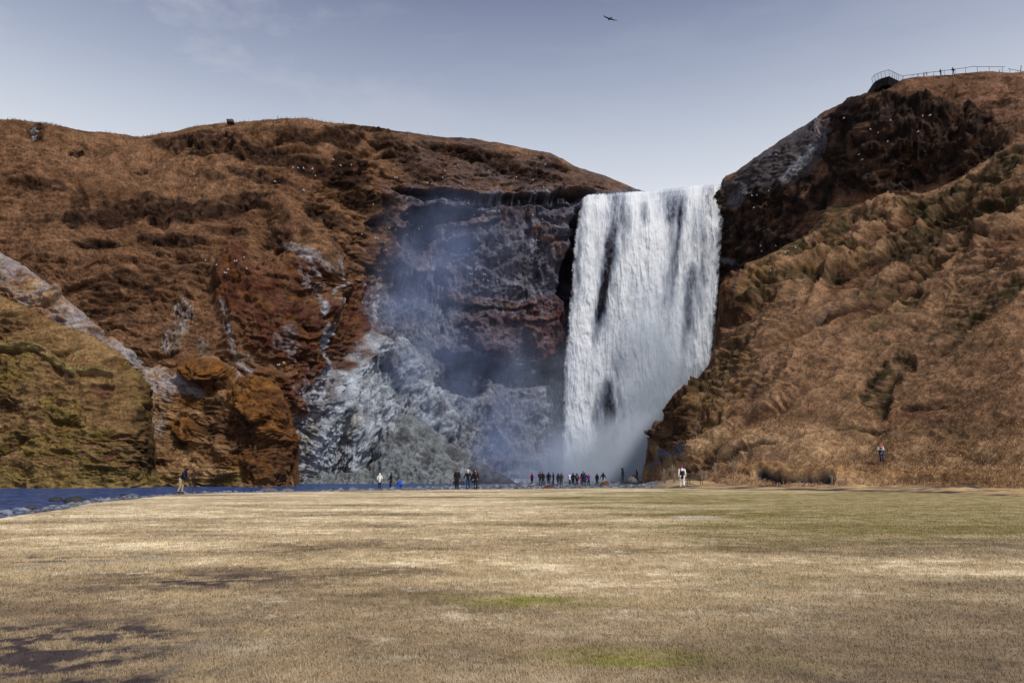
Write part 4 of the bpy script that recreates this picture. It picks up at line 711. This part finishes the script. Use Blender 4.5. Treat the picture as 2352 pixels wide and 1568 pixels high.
person(gpt(1086, 80), PI*.9, 1.66, BLK, (.22, .36, .50), 'person in dark jacket and pale blue jeans half hidden behind the three walking women', 'hat', BLK, .10, 'down')
person(gpt(1221.7, 108), PI, 1.65, (.012, .012, .02), NAVY, 'person in black jacket with pink sleeves standing alone at the left end of the crowd', 'hat', (.03, .03, .04), .05, 'pockets', group=GC, sleeves=(.70, .05, .16))
person(gpt(1241, 94), 0, 1.85, BLK, (.085, .08, .10), 'tall person with black hat, black jacket and grey trousers facing the camera in the crowd', 'hat', (.012, .008, .010), .08, 'front', group=GC)
person(gpt(1247, 103), .4, 1.72, BLK, BLK, 'hooded person all in black just behind the tall one with grey trousers', 'hood', BLK, .08, 'down', group=GC)
person(gpt(1260, 106), PI, 1.68, BLK, BLK, 'broad hooded person all in black seen from behind, standing alone in the crowd', 'hood', BLK, .05, 'down', group=GC, skirt=.1, wide=1.2)
person(gpt(1271, 102), PI*-.5, 1.74, BLK, BLK, 'slim person in black with grey cap in side view in the crowd', 'cap', (.12, .12, .13), .06, 'front', group=GC, scarf=BLK)
person(gpt(1282, 100), PI, 1.62, (.030, .022, .045), (.035, .035, .06), 'hooded person in dark purple parka left of the one in the brown parka', 'hood', (.022, .018, .035), .02, 'down', group=GC, skirt=.14)
person(gpt(1289, 99), PI, 1.62, (.045, .035, .028), NAVY, 'hooded person in brown parka and blue jeans with legs apart', 'hood', (.05, .04, .035), .10, 'pockets', group=GC, skirt=.08)
person(gpt(1308.5, 107), PI, 1.60, (.72, .74, .80), BLK, 'person in white jacket with red sleeves and blue collar in the crowd', 'hat', (.03, .25, .60), .03, 'front', .1, group=GC, sleeves=(.65, .03, .03), extras=(('bag_strap', BLK, [((0, .16, .25), (.13, .02, .02))]),))
person(gpt(1316, 96), PI, 1.62, BLK, (.02, .022, .03), 'short person all in black standing in front of the white jacket', 'hood', BLK, .04, 'pockets', group=GC, wide=1.05)
person(gpt(1325, 99), PI, 1.60, (.018, .02, .035), BLK, 'person in dark blue jacket with a grey backpack in the crowd', 'hood', (.018, .02, .035), .05, 'down', .12, group=GC)
pack(gpt(1325, 99), PI, .9, (.09, .10, .13), 'grey backpack worn by the person in dark blue jacket in the crowd', .12)
person(gpt(1339, 96), PI, 1.86, (.014, .018, .032), NAVY, 'tall person with dark red hat standing behind the striped puffer jacket', 'hat', (.16, .01, .04), .04, 'down', group=GC)
person(gpt(1335, 98), PI*.9, 1.45, (.80, .03, .18), (.03, .012, .03), 'child in bright pink jacket left of the striped puffer jacket', 'hood', (.02, .02, .05), .05, 'out', group=GC, skirt=.15)
person(gpt(1343, 91), PI, 1.72, (.016, .03, .06), (.05, .055, .035), 'person in navy puffer jacket and olive trousers seen from behind', 'hair', (.06, .03, .02), .05, 'pockets', group=GC, wide=1.2)
person(gpt(1352, 96), PI*-.8, 1.55, (.10, .03, .17), NAVY, 'woman in purple jacket with a bright pink hood', 'hood', (.75, .03, .15), .07, 'front', group=GC, scarf=(.6, .35, .15))
person(gpt(1371, 103), PI, 1.55, BLK, BLK, 'slight person in black with bare hands between the crowd and the brown stone', 'hood', BLK, .03, 'down', group=GC, skirt=.06)
person(gpt(1385, 103), PI, 1.70, (.012, .014, .025), (.62, .62, .62), 'hooded person in black jacket and white trousers behind the brown stone', 'hood', (.012, .014, .02), .07, 'out', group=GC)
def raised(px, py, D): p = at(px, py, D); return p
person(raised(1431.5, 1112, 84), -PI*.6, 1.82, BLK, (.02, .05, .06), 'man in black jacket and teal trousers beside the grassy mound', 'hood', BLK, .07, 'pockets', .06, headtilt=.25)
person(raised(1454, 1104.5, 87), PI*.8, 1.6, BLK, BLK, 'person in black crouching behind the grey stone by the cliff foot', 'hat', BLK, .04, 'reach', .7, crouch=True)
person(raised(1463.5, 1107, 87), -PI*.5*-1, 1.50, (.02, .012, .028), BLK, 'person in dark plum coat standing against the foot of the right cliff', 'hood', (.02, .012, .03), .05, 'front', skirt=.12)
person(raised(1568, 1120.6, 57), PI, 1.72, (.014, .014, .018), (.72, .72, .76), 'walker in white trousers and black and white jacket with purple hat, back to us', 'hat', (.30, .01, .22), .10, 'down', .03, sleeves=(.78, .78, .80), boots=(.10, .03, .02), extras=(('hood', (.78, .78, .8), [((0, .12, .46), (.13, .07, .12))]),))
D_ = hit(2025, 1060)-.3; hk = at(2025.5, 1060.5, D_)
person(hk, -.35, 1.72*D_/71, (.55, .60, .60), (.012, .03, .09), 'hiker with orange hat and white jacket standing on the grassy right slope', 'hood', (.75, .06, .02), .07, 'front', .1, headtilt=.35, boots=(.01, .015, .03), extras=(('orange_patch', (.75, .10, .03), [((.26, -.02, .30), (.05, .06, .09)), ((.16, -.05, .50), (.05, .06, .05))]), ('dark_front', (.01, .015, .04), [((-.03, -.14, .38), (.08, .05, .12))])))
pack(hk, -.35, .98*D_/71, (.008, .008, .01), 'black backpack worn by the hiker with the orange hat', .1)
cb = empty('camera_bag', hk+Vector((-.22, -.30, .92))); obj('pouch', fmesh('pouch', [ellip((0, 0, 0), (.17, .12, .15), None, 3)], cm_((.02, .012, .012), 'nylon'), .02), cb); obj('strap', fmesh('strap', [tube([((.05, .05, .1), .015), ((.25, .1, .5), .015)], 8)], cm_((.01, .01, .01), 'nylon')), cb); props(cb, 'dark bag carried at the waist of the hiker with the orange hat', 'bag')
for px_, py_, col_, lb, hh in ((2162, 175.5, (.03, .02, .03), 'walker on the right skyline, nearer to the viewing platform of the two', 1.45), (2190.5, 172.5, (.015, .015, .02), 'walker with a backpack on the right skyline, further from the platform', 1.55)):
    D_ = 129.; q = at(px_, py_, D_); person(q, -PI/2, hh, col_, (.02, .02, .04), lb, 'hood', col_, .17, 'front', .15)
pack(at(2190.5, 172.5, 129.), -PI/2, .86, (.012, .012, .02), 'backpack worn by the walker on the right skyline', .15)
# tripod and camera
M_BLK = simple('black_metal', (.012, .012, .014), .45, .1, 20., .4)
tp = pp+Vector((.80, 0, 0)); tp = Vector((pp.x+.80, pp.y, pp.z)); tr0 = empty('tripod', tp); top_ = Vector((-.05, 0, 1.18))
for a_ in (.2, 2.3, 4.3): obj('leg', fmesh('leg', [tube([(top_, .018), (Vector((math.cos(a_)*.12+.06, math.sin(a_)*.34, .55)), .015), (Vector((math.cos(a_)*.28+.1, math.sin(a_)*.5, .0)), .012)], 8)], M_BLK), tr0)
obj('centre_column', fmesh('centre_column', [tube([(Vector((-.03, 0, .80)), .014), (Vector((-.05, 0, 1.22)), .02)], 8)], M_BLK), tr0); obj('head', fmesh('head', [ellip((-.05, 0, 1.24), (.04, .04, .05), None, 2)], M_BLK), tr0)
props(tr0, 'black tripod standing in front of the bending photographer', 'tripod')
c0 = empty('camera', tp+Vector((-.05, 0, 1.33)))
def boxm(name, c, s, mat, bev=.01, rot=None):
    bm = bmesh.new(); bmesh.ops.create_cube(bm, size=1); bmesh.ops.scale(bm, vec=s, verts=bm.verts)
    if bev: bmesh.ops.bevel(bm, geom=bm.edges[:], offset=bev, segments=2, affect='EDGES')
    if rot: bmesh.ops.rotate(bm, matrix=rot, verts=bm.verts)
    bmesh.ops.translate(bm, vec=c, verts=bm.verts); me = bpy.data.meshes.new(name); bm.to_mesh(me); bm.free(); me.materials.append(mat); return me
obj('camera_body', boxm('camera_body', (0, 0, 0), (.09, .15, .12), M_BLK, .015), c0); obj('lens', fmesh('lens', [tube([((.05, 0, 0), .04), ((.19, 0, .02), .042)], 14)], M_BLK), c0)
props(c0, 'black camera mounted on the tripod by the river', 'camera')
# ------------------------------------------------------------------ bench
M_GRN = simple('dark_green_paint', (.018, .035, .028), .6, .2, 10.)
bp_ = gpt(1595, 70.); bn = empty('bench', bp_, math.radians(-38)); L_ = 1.5
obj('seat', join and fmesh('seat', [tube([((-L_/2, y_, .44), .026), ((L_/2, y_, .44), .026)], 8) for y_ in (-.18, -.06, .06, .18)], M_GRN), bn)
obj('backrest', fmesh('backrest', [tube([((-L_/2, .24+i*.035, .55+i*.11), .028), ((L_/2, .24+i*.035, .55+i*.11), .028)], 8) for i in range(4)], M_GRN), bn)
for s in (-1, 1):
    obj('leg', fmesh('leg', [tube([((s*L_*.42, -.2, .46), .028), ((s*L_*.42, -.24, .0), .03)], 8), tube([((s*L_*.42, .2, .46), .028), ((s*L_*.42, .30, 0), .03)], 8), tube([((s*L_*.42, -.22, .42), .026), ((s*L_*.42, .22, .42), .026)], 8)], M_GRN), bn)
    obj('armrest', fmesh('armrest', [tube([((s*L_*.48, -.24, .46), .022), ((s*L_*.48, -.24, .66), .022), ((s*L_*.48, .22, .68), .024)], 8)], M_GRN), bn)
props(bn, 'dark green park bench on the dry grass right of the walker with the purple hat', 'bench')
# ------------------------------------------------------------------ viewing platform and railings
M_STEEL = simple('weathered_steel', (.055, .065, .09), .6, .2, 6.); M_RUST = simple('brown_steel', (.07, .025, .018), .7, .2, 6.); M_DARK = simple('dark_steel', (.012, .012, .018), .7, .2, 4.)
HD = 73.4
def pd(px, py):   # point of the deck level seen at this pixel
    a, b = ray(px, py); D = HD/b; return Vector((a*D, D, EYE+HD))
cx_ = lambda c: (3440+c/3.585)/1.7415
cy_ = lambda c: (230+c/3.585)/1.7415
corners = [pd(cx_(c[0]), cy_(c[1])) for c in ((185, 380), (222, 340), (310, 298), (420, 268), (465, 292), (555, 335), (605, 348))]
fl = corners[-1]+Vector((.2, 3.6, 0)); farL = corners[0]+Vector((.4, 3.0, 0)); poly = corners+[fl, farL]
vp = empty('viewing_platform', corners[3].copy()); base = corners[3]
def rel(v): return Vector(v)-base
bm = bmesh.new(); tv = [bm.verts.new(rel(p)) for p in poly]; c_ = sum((rel(p) for p in poly), Vector())/len(poly)
bv = [bm.verts.new(c_+(rel(p)-c_)*.88+Vector((0, .5, -1.25))) for p in poly]; nP = len(poly); bm.faces.new(tv); bm.faces.new(bv[::-1])
for i in range(nP): bm.faces.new((tv[i], bv[i], bv[(i+1) % nP], tv[(i+1) % nP]))
bmesh.ops.recalc_face_normals(bm, faces=bm.faces); me = bpy.data.meshes.new('deck'); bm.to_mesh(me); bm.free(); me.materials.append(M_DARK); obj('deck', me, vp)
pst = []
for i in range(6):
    a_, b_ = corners[i], corners[i+1]; n_ = max(1, round((b_-a_).length/.75))
    pst += [a_.lerp(b_, j/n_) for j in range(n_)]
pst.append(corners[-1])
for p in pst:
    q = rel(p); ot = (q-c_); ot.z = 0; ot.normalize(); obj('post', fmesh('post', [tube([(q, .035), (q+Vector((0, 0, 1.22))+ot*.12, .032)], 6)], M_STEEL), vp)
tops = [rel(p)+Vector((0, 0, 1.22))+(Vector((rel(p).x-c_.x, rel(p).y-c_.y, 0)).normalized()*.12) for p in pst]
obj('top_rail', fmesh('top_rail', [tube([(a_, .04), (b_, .04)], 6) for a_, b_ in zip(tops[:-1], tops[1:])], M_STEEL), vp)
obj('wire_mesh', fmesh('wire_mesh', [tube([((rel(a_)).lerp(ta, f), .010), ((rel(b_)).lerp(tb, f), .010)], 4) for (a_, b_), (ta, tb) in zip(zip(pst[:-1], pst[1:]), zip(tops[:-1], tops[1:])) for f in (.15, .3, .45, .6, .75, .9)], M_STEEL), vp)
for cx, y0, y1, dd in ((465, 300, 395, 2.0), (362, 330, 455, 2.8), (292, 400, 480, 3.0)):
    t_ = at(cx_(cx), cy_(y0), corners[3].y+dd*.3); u_ = at(cx_(cx), cy_(y1), corners[3].y+dd); u_.x = t_.x; obj('support_column', fmesh('support_column', [tube([(rel(t_), .09), (rel(u_)+Vector((0, 0, -.6)), .09)], 8)], M_RUST), vp)
props(vp, 'dark steel viewing platform jutting out from the top of the right cliff', 'viewing platform')
def railing(label, tops_, posts, D0, mat, r=.045):
    root = empty('railing', at(cx_(tops_[0][0]), cy_(tops_[0][1]), D0)); b0 = root.location.copy()
    W = [at(cx_(x), cy_(y), D0)-b0 for x, y in tops_]; obj('handrail', fmesh('handrail', [tube([(a_, r), (b_, r)], 6) for a_, b_ in zip(W[:-1], W[1:])], mat), root)
    for x, yb_ in posts:
        yt_ = float(pl(tops_, x)); obj('post', fmesh('post', [tube([(at(cx_(x), cy_(yt_), D0)-b0, r*.9), (at(cx_(x), cy_(yb_+14), D0)-b0, r*.9)], 6)], mat), root)
    return props(root, label, 'railing')
railing('long handrail with thin posts running from the platform along the right skyline', [(615, 266), (1055, 208), (1510, 150), (1620, 131), (1690, 132), (2080, 137)], [(620, 345), (762, 332), (910, 312), (1058, 293), (1208, 268), (1365, 246), (1515, 224), (1683, 210), (1853, 205), (2040, 215)], 128.8, M_STEEL)
railing('short sloping handrail at the right edge of the skyline', [(2125, 163), (2352, 206), (2420, 220)], [(2150, 228), (2265, 220)], 128.2, M_STEEL)
def fpost(px, y0, y1, lean, D, label, r=.06):
    a_ = at(px, y1+2, D); b_ = at(px+lean, y0, D); o = obj('fence_post', fmesh('fence_post', [tube([(Vector(), r), ((b_-a_)*.5, r*.95), (b_-a_, r*.85)], 8)], M_POST)); o.location = a_; return props(o, label, 'fence post')
M_POST = simple('grey_weathered_wood', (.09, .08, .08), .9, .3, 5.)
fpost(cx_(2300), cy_(118), cy_(208), 2, 128.5, 'tall leaning post crossing the short handrail on the right skyline', .07)
fpost(cx_(2000), cy_(175), cy_(212), 0, 128.5, 'thin short stake under the right end of the long handrail', .035)
for px_, y0, y1, ln, lb in ((640, 265.5, 277, -2.5, 'tallest leaning wooden post on the left skyline'), (656, 268.5, 277, 0, 'thin upright post on the left skyline, left one of a close pair'), (660.5, 269, 277, 0, 'thin upright post on the left skyline, right one of a close pair'), (606, 273, 277.5, 0, 'tiny stake on the left skyline between the square rock and the tall post'),
    (677, 278, 287, 1, 'fence post on the slope just below the left skyline'), (693, 294, 304, 2, 'fence post lower down the slope, middle of the row below the skyline'), (719, 308, 317, 1.5, 'lowest fence post of the row going down beside the dark crag')):
    fpost(px_, y0, y1, ln, hit(px_, y1)-.2 if y1 > 280 else 149.5, lb, .055)
# ------------------------------------------------------------------ leafless shrubs
M_TWIG = simple('bare_twigs', (.28, .22, .17), .9, .3, 8.)
def shrub(px, py, D, hgt, label, seed, red=False):
    r = random.Random(seed); root = empty('shrub', at(px, py, D)); st = []
    for i in range(9):
        a_ = r.uniform(0, 6.28); s_ = r.uniform(.05, .35)*hgt; p0 = Vector((r.uniform(-.06, .06), r.uniform(-.06, .06), -.1)); p1 = Vector((math.cos(a_)*s_*.5, math.sin(a_)*s_*.5, hgt*r.uniform(.35, .5))); p2 = Vector((math.cos(a_)*s_, math.sin(a_)*s_, hgt*r.uniform(.7, 1)))
        st.append(tube([(p0, .022), (p1, .016), (p2, .008)], 5))
        for j in range(3):
            b0 = p1.lerp(p2, r.uniform(0, .7)); st.append(tube([(b0, .010), (b0+Vector((r.uniform(-.2, .2), r.uniform(-.2, .2), r.uniform(.1, .25)))*hgt, .005)], 4))
    obj('branches', fmesh('branches', st, M_TWIG), root); return props(root, label, 'shrub')
for i, (px_, py_, D, hh, lb) in enumerate(((1527, 1106, 66, 1.3, 'bare shrub left of the walker with the purple hat, further left of two'), (1549, 1104, 65, 1.5, 'bare shrub with pale stems just left of the walker with the purple hat'), (1612, 1097, 63, .8, 'small bare shrub close to the right side of the bench'), (1622, 1098, 62, .7, 'low spiky shrub second to the right from the bench'), (1643, 1088, 62, .8, 'bare shrub with a fallen white stem in front of a dark hollow'), (1684, 1086, 64, 1.3, 'single tall bare shrub above the dry grass banks'), (1911, 1108, 59, .7, 'low twiggy shrub at the right end of the dark sandy hollow'))):
    shrub(px_, py_, D, hh, lb, 40+i)
for i, px_ in enumerate((2109, 2123, 2129)):
    shrub(px_, 173+(2129-px_)*.25, 128.6, .75, ('dry weed on the right skyline nearest to the platform', 'dry weed on the right skyline touching a railing post', 'dry weed on the right skyline just before the first walker')[i], 70+i)
# ------------------------------------------------------------------ birds
M_WHT = simple('white_feathers', (.80, .80, .80), .8, .05, 10.); M_DKF = simple('dark_feathers', (.012, .014, .022), .7, .1, 10.)
def wing(name, s, span, chord, dih, mat, root, z0=0.):
    n = 9; V = []; F = []
    for i in range(n):
        f = i/(n-1); x = s*span*f; c = chord*(1-.75*f**1.6); sw = -.10*span*math.sin(f*2.2)+.22*span*f*f; z = z0+span*(dih*f-.10*f*f)
        for (yy, tz) in ((sw-c*.45, 0), (sw-c*.1, .05*chord*(1-f)), (sw+c*.55, 0), (sw-c*.1, -.03*chord)): V.append((x, yy, z+tz))
    for i in range(n-1):
        for k in range(4): F.append((i*4+k, i*4+(k+1) % 4, (i+1)*4+(k+1) % 4, (i+1)*4+k))
    F += [(0, 1, 2, 3), tuple((n-1)*4+k for k in (3, 2, 1, 0))]; me = bpy.data.meshes.new(name); me.from_pydata(V, [], F); me.materials.append(mat); return obj(name, me, root)
def flyer(loc, rz, roll, span, mat, label):
    root = empty('bird', loc, rz); root.rotation_euler = (math.radians(-8), roll, rz); s = span/2
    obj('body', fmesh('body', [tube([((0, -s*.32, .02), s*.05), ((0, -s*.1, 0), s*.10), ((0, s*.15, -.02), s*.075), ((0, s*.36, -.03), s*.03)], 10), ellip((0, -s*.36, .03), (s*.055, s*.075, s*.05), None, 2), tube([((0, -s*.42, .03), s*.018), ((0, -s*.5, .02), s*.006)], 6)], mat, None), root)
    obj('tail', fmesh('tail', [ellip((0, s*.46, -.03), (s*.10, s*.17, s*.012), None, 2)], mat), root)
    for k in (-1, 1): wing('wing', k, s, s*.34, .16, mat, root)
    return props(root, label, 'bird')
D_ = 52.; flyer(at(1400.5, 44, D_), math.radians(200), math.radians(-7), 36*D_*1.12/FP, M_DKF, 'dark bird gliding with spread wings high above the waterfall')
D_ = hit(1253, 377)-6; flyer(at(1253, 377, D_), math.radians(120), .5, 1.2, M_WHT, 'white bird flying in front of the grassy brow left of the waterfall lip')
def sitter(name='seabird'):
    root = empty(name, (0, 0, 0)); obj('body', fmesh('body', [tube([((0, -.12, .20), .10), ((0, .02, .18), .13), ((0, .24, .16), .05)], 10, .9), ellip((0, -.18, .36), (.075, .09, .075), None, 2), tube([((0, -.15, .22), .08), ((0, -.17, .34), .06)], 8), tube([((0, -.25, .35), .02), ((0, -.32, .33), .008)], 5)], M_WHT), root)
    M_GF = simple('grey_feathers', (.45, .47, .5), .8, .05, 10.)
    for s in (-1, 1): obj('wing', fmesh('wing', [tube([((.10*s, -.08, .22), .05), ((.11*s, .1, .19), .055), ((.05*s, .30, .16), .02)], 8)], M_GF), root)
    return root
S0 = sitter(); first = True
c2 = lambda x, y: (689+x*.3418, 258.4+y*.3418)
c1 = lambda x, y: (x*.3418, 229.7+y*.3418)
c3 = lambda x, y: (1493+x*.36617, 114.8+y*.36617)
GB_ = 'white seabirds sitting on the cliffs'
SB = [('white seabird on the dark mossy crag at the top of the left hill', [c2(*q) for q in ((225, 318), (275, 358), (345, 355), (25, 378), (85, 378))]+[c1(*q) for q in ((1970, 455), (2005, 458), (2040, 458), (2100, 465), (2120, 512), (1850, 550))]),
      ('white seabird on the grassy rim above the shaded cliff', [c2(*q) for q in ((640, 440), (652, 438), (885, 478), (858, 475), (975, 393), (1060, 358), (1265, 392), (1100, 482), (1455, 435), (1565, 452), (1640, 505), (1575, 545), (960, 440))]),
      ('white seabird on a ledge high on the shaded cliff', [c2(*q) for q in ((1045, 580), (1060, 582), (1130, 610), (1170, 690), (1230, 655), (1290, 665), (1310, 665), (1340, 665), (1630, 720), (1565, 690), (1720, 762), (1735, 768), (1565, 862), (1605, 862), (1590, 860), (820, 768), (800, 783), (720, 680))]),
      ('white seabird on a ledge halfway down the shaded cliff', [c2(*q) for q in ((1065, 935), (1135, 918), (1035, 998), (1180, 1020), (1190, 1012), (990, 1043), (1040, 1110), (1145, 1085), (1155, 1085), (1235, 1087), (1247, 1090), (1230, 1125), (1265, 1130), (1325, 1135), (1180, 1122), (1510, 1252), (730, 955))]),
      ('white seabird on the brown ridge at the left edge of the shaded cliff', [c2(*q) for q in ((415, 820), (505, 845), (522, 847), (600, 778), (570, 878), (580, 925), (420, 1280), (490, 620), (20, 522), (30, 528))]),
      ('white seabird on the mossy terrace above the red rock face', [c1(*q) for q in ((1380, 1080), (1580, 1085), (1590, 1083), (1640, 1060), (1530, 1140), (1520, 1165), (1512, 1163), (1660, 1135), (1455, 1110))]+[(639, 839), (642, 838.5), (653, 834), (678, 831)]),
      ('white seabird on the dark crag of the right cliff', [c3(*q) for q in ((793, 658), (1215, 430), (1226, 430), (1510, 445), (1710, 417), (1755, 412), (1385, 500), (1430, 522), (1490, 577), (1680, 515), (1310, 658), (1330, 690), (640, 915), (670, 912), (745, 887), (650, 990))]),
      ('white seabird on the brow of the right slope', [c3(*q) for q in ((700, 1262), (695, 1230), (790, 1230), (850, 1275), (915, 1243), (755, 1388), (1490, 895))])]
for lb, pts in SB:
    for px_, py_ in pts:
        if first: r_ = S0; first = False
        else:
            r_ = S0.copy(); COL.objects.link(r_)
            for ch in S0.children:
                c_ = ch.copy(); COL.objects.link(c_); c_.parent = r_
        D = hit(px_, py_)-.25; r_.location = at(px_, py_+1.2, D); r_.rotation_euler = (0, 0, random.uniform(-1.5, 1.5)); r_.scale = (.78, .78, .78); props(r_, lb, 'seabird', GB_)
#@@T1
# ------------------------------------------------------------------ light and sky
SUN_EL, SUN_AZ = math.radians(50), math.radians(142)     # azimuth from +Y towards +X
sd = Vector((math.sin(SUN_AZ)*math.cos(SUN_EL), math.cos(SUN_AZ)*math.cos(SUN_EL), math.sin(SUN_EL)))
sl = bpy.data.lights.new('sun', 'SUN'); sl.energy = 3.3; sl.angle = math.radians(4); sl.color = (1, .95, .88)
so = bpy.data.objects.new('sun', sl); COL.objects.link(so); so.rotation_euler = sd.to_track_quat('Z', 'Y').to_euler()
w = bpy.data.worlds.new('World'); S.world = w; w.use_nodes = True; nt = w.node_tree; L = nt.links.new; bg = nt.nodes['Background']
sky = N(nt, 'ShaderNodeTexSky'); sky.sky_type = 'NISHITA'; sky.sun_disc = False; sky.sun_elevation = SUN_EL; sky.sun_rotation = SUN_AZ; sky.dust_density = 3
tc = N(nt, 'ShaderNodeTexCoord'); sx = N(nt, 'ShaderNodeSeparateXYZ'); L(tc.outputs['Generated'], sx.inputs[0])
rp = N(nt, 'ShaderNodeValToRGB'); e = rp.color_ramp.elements; e[0].position = 0; e[0].color = (.74, .79, .88, 1); e[1].position = 1; e[1].color = (.10, .13, .23, 1)
for p_, c_ in ((.355, (.80, .83, .89)), (.42, (.59, .64, .74)), (.48, (.40, .45, .58)), (.57, (.215, .25, .38)), (.75, (.14, .17, .28))):
    q = rp.color_ramp.elements.new(p_); q.color = (*c_, 1)
L(sx.outputs['Z'], rp.inputs[0])
# thin high cloud
mp = N(nt, 'ShaderNodeMapping'); mp.inputs['Scale'].default_value = (1.6, 1.6, 5.5); mp.inputs['Location'].default_value = (.60, .2, .1); L(tc.outputs['Generated'], mp.inputs['Vector'])
cn = N(nt, 'ShaderNodeTexNoise', Scale=1.7, Detail=8., Roughness=.62, Distortion=.4); L(mp.outputs[0], cn.inputs['Vector'])
cm = N(nt, 'ShaderNodeMapRange'); cm.inputs[1].default_value = .44; cm.inputs[2].default_value = .66; cm.inputs[3].default_value = 0; cm.inputs[4].default_value = .75; L(cn.outputs['Fac'], cm.inputs[0])
gx = N(nt, 'ShaderNodeMapRange'); gx.inputs[1].default_value = -.05; gx.inputs[2].default_value = -.35; gx.inputs[3].default_value = .2; gx.inputs[4].default_value = 1; L(sx.outputs['X'], gx.inputs[0]); gm_ = N(nt, 'ShaderNodeMath', operation='MULTIPLY'); L(cm.outputs[0], gm_.inputs[0]); L(gx.outputs[0], gm_.inputs[1])
mc = N(nt, 'ShaderNodeMix', data_type='RGBA'); L(gm_.outputs[0], mc.inputs['Factor']); L(rp.outputs[0], mc.inputs['A']); mc.inputs['B'].default_value = (.66, .68, .74, 1)
sc = N(nt, 'ShaderNodeVectorMath', operation='SCALE'); sc.inputs['Scale'].default_value = 10.; L(mc.outputs['Result'], sc.inputs[0])
mn = N(nt, 'ShaderNodeMix', data_type='RGBA'); mn.inputs['Factor'].default_value = .85; L(sky.outputs[0], mn.inputs['A']); L(sc.outputs[0], mn.inputs['B'])
L(mn.outputs['Result'], bg.inputs['Color']); bg.inputs['Strength'].default_value = .1
S.render.engine = 'CYCLES'; S.cycles.transparent_max_bounces = 24; S.cycles.max_bounces = 6; S.cycles.volume_bounces = 1
S.view_settings.view_transform = 'Standard'; S.view_settings.look = 'None'; S.view_settings.exposure = 0; S.view_settings.gamma = 1
S.render.resolution_x = 1024; S.render.resolution_y = 682
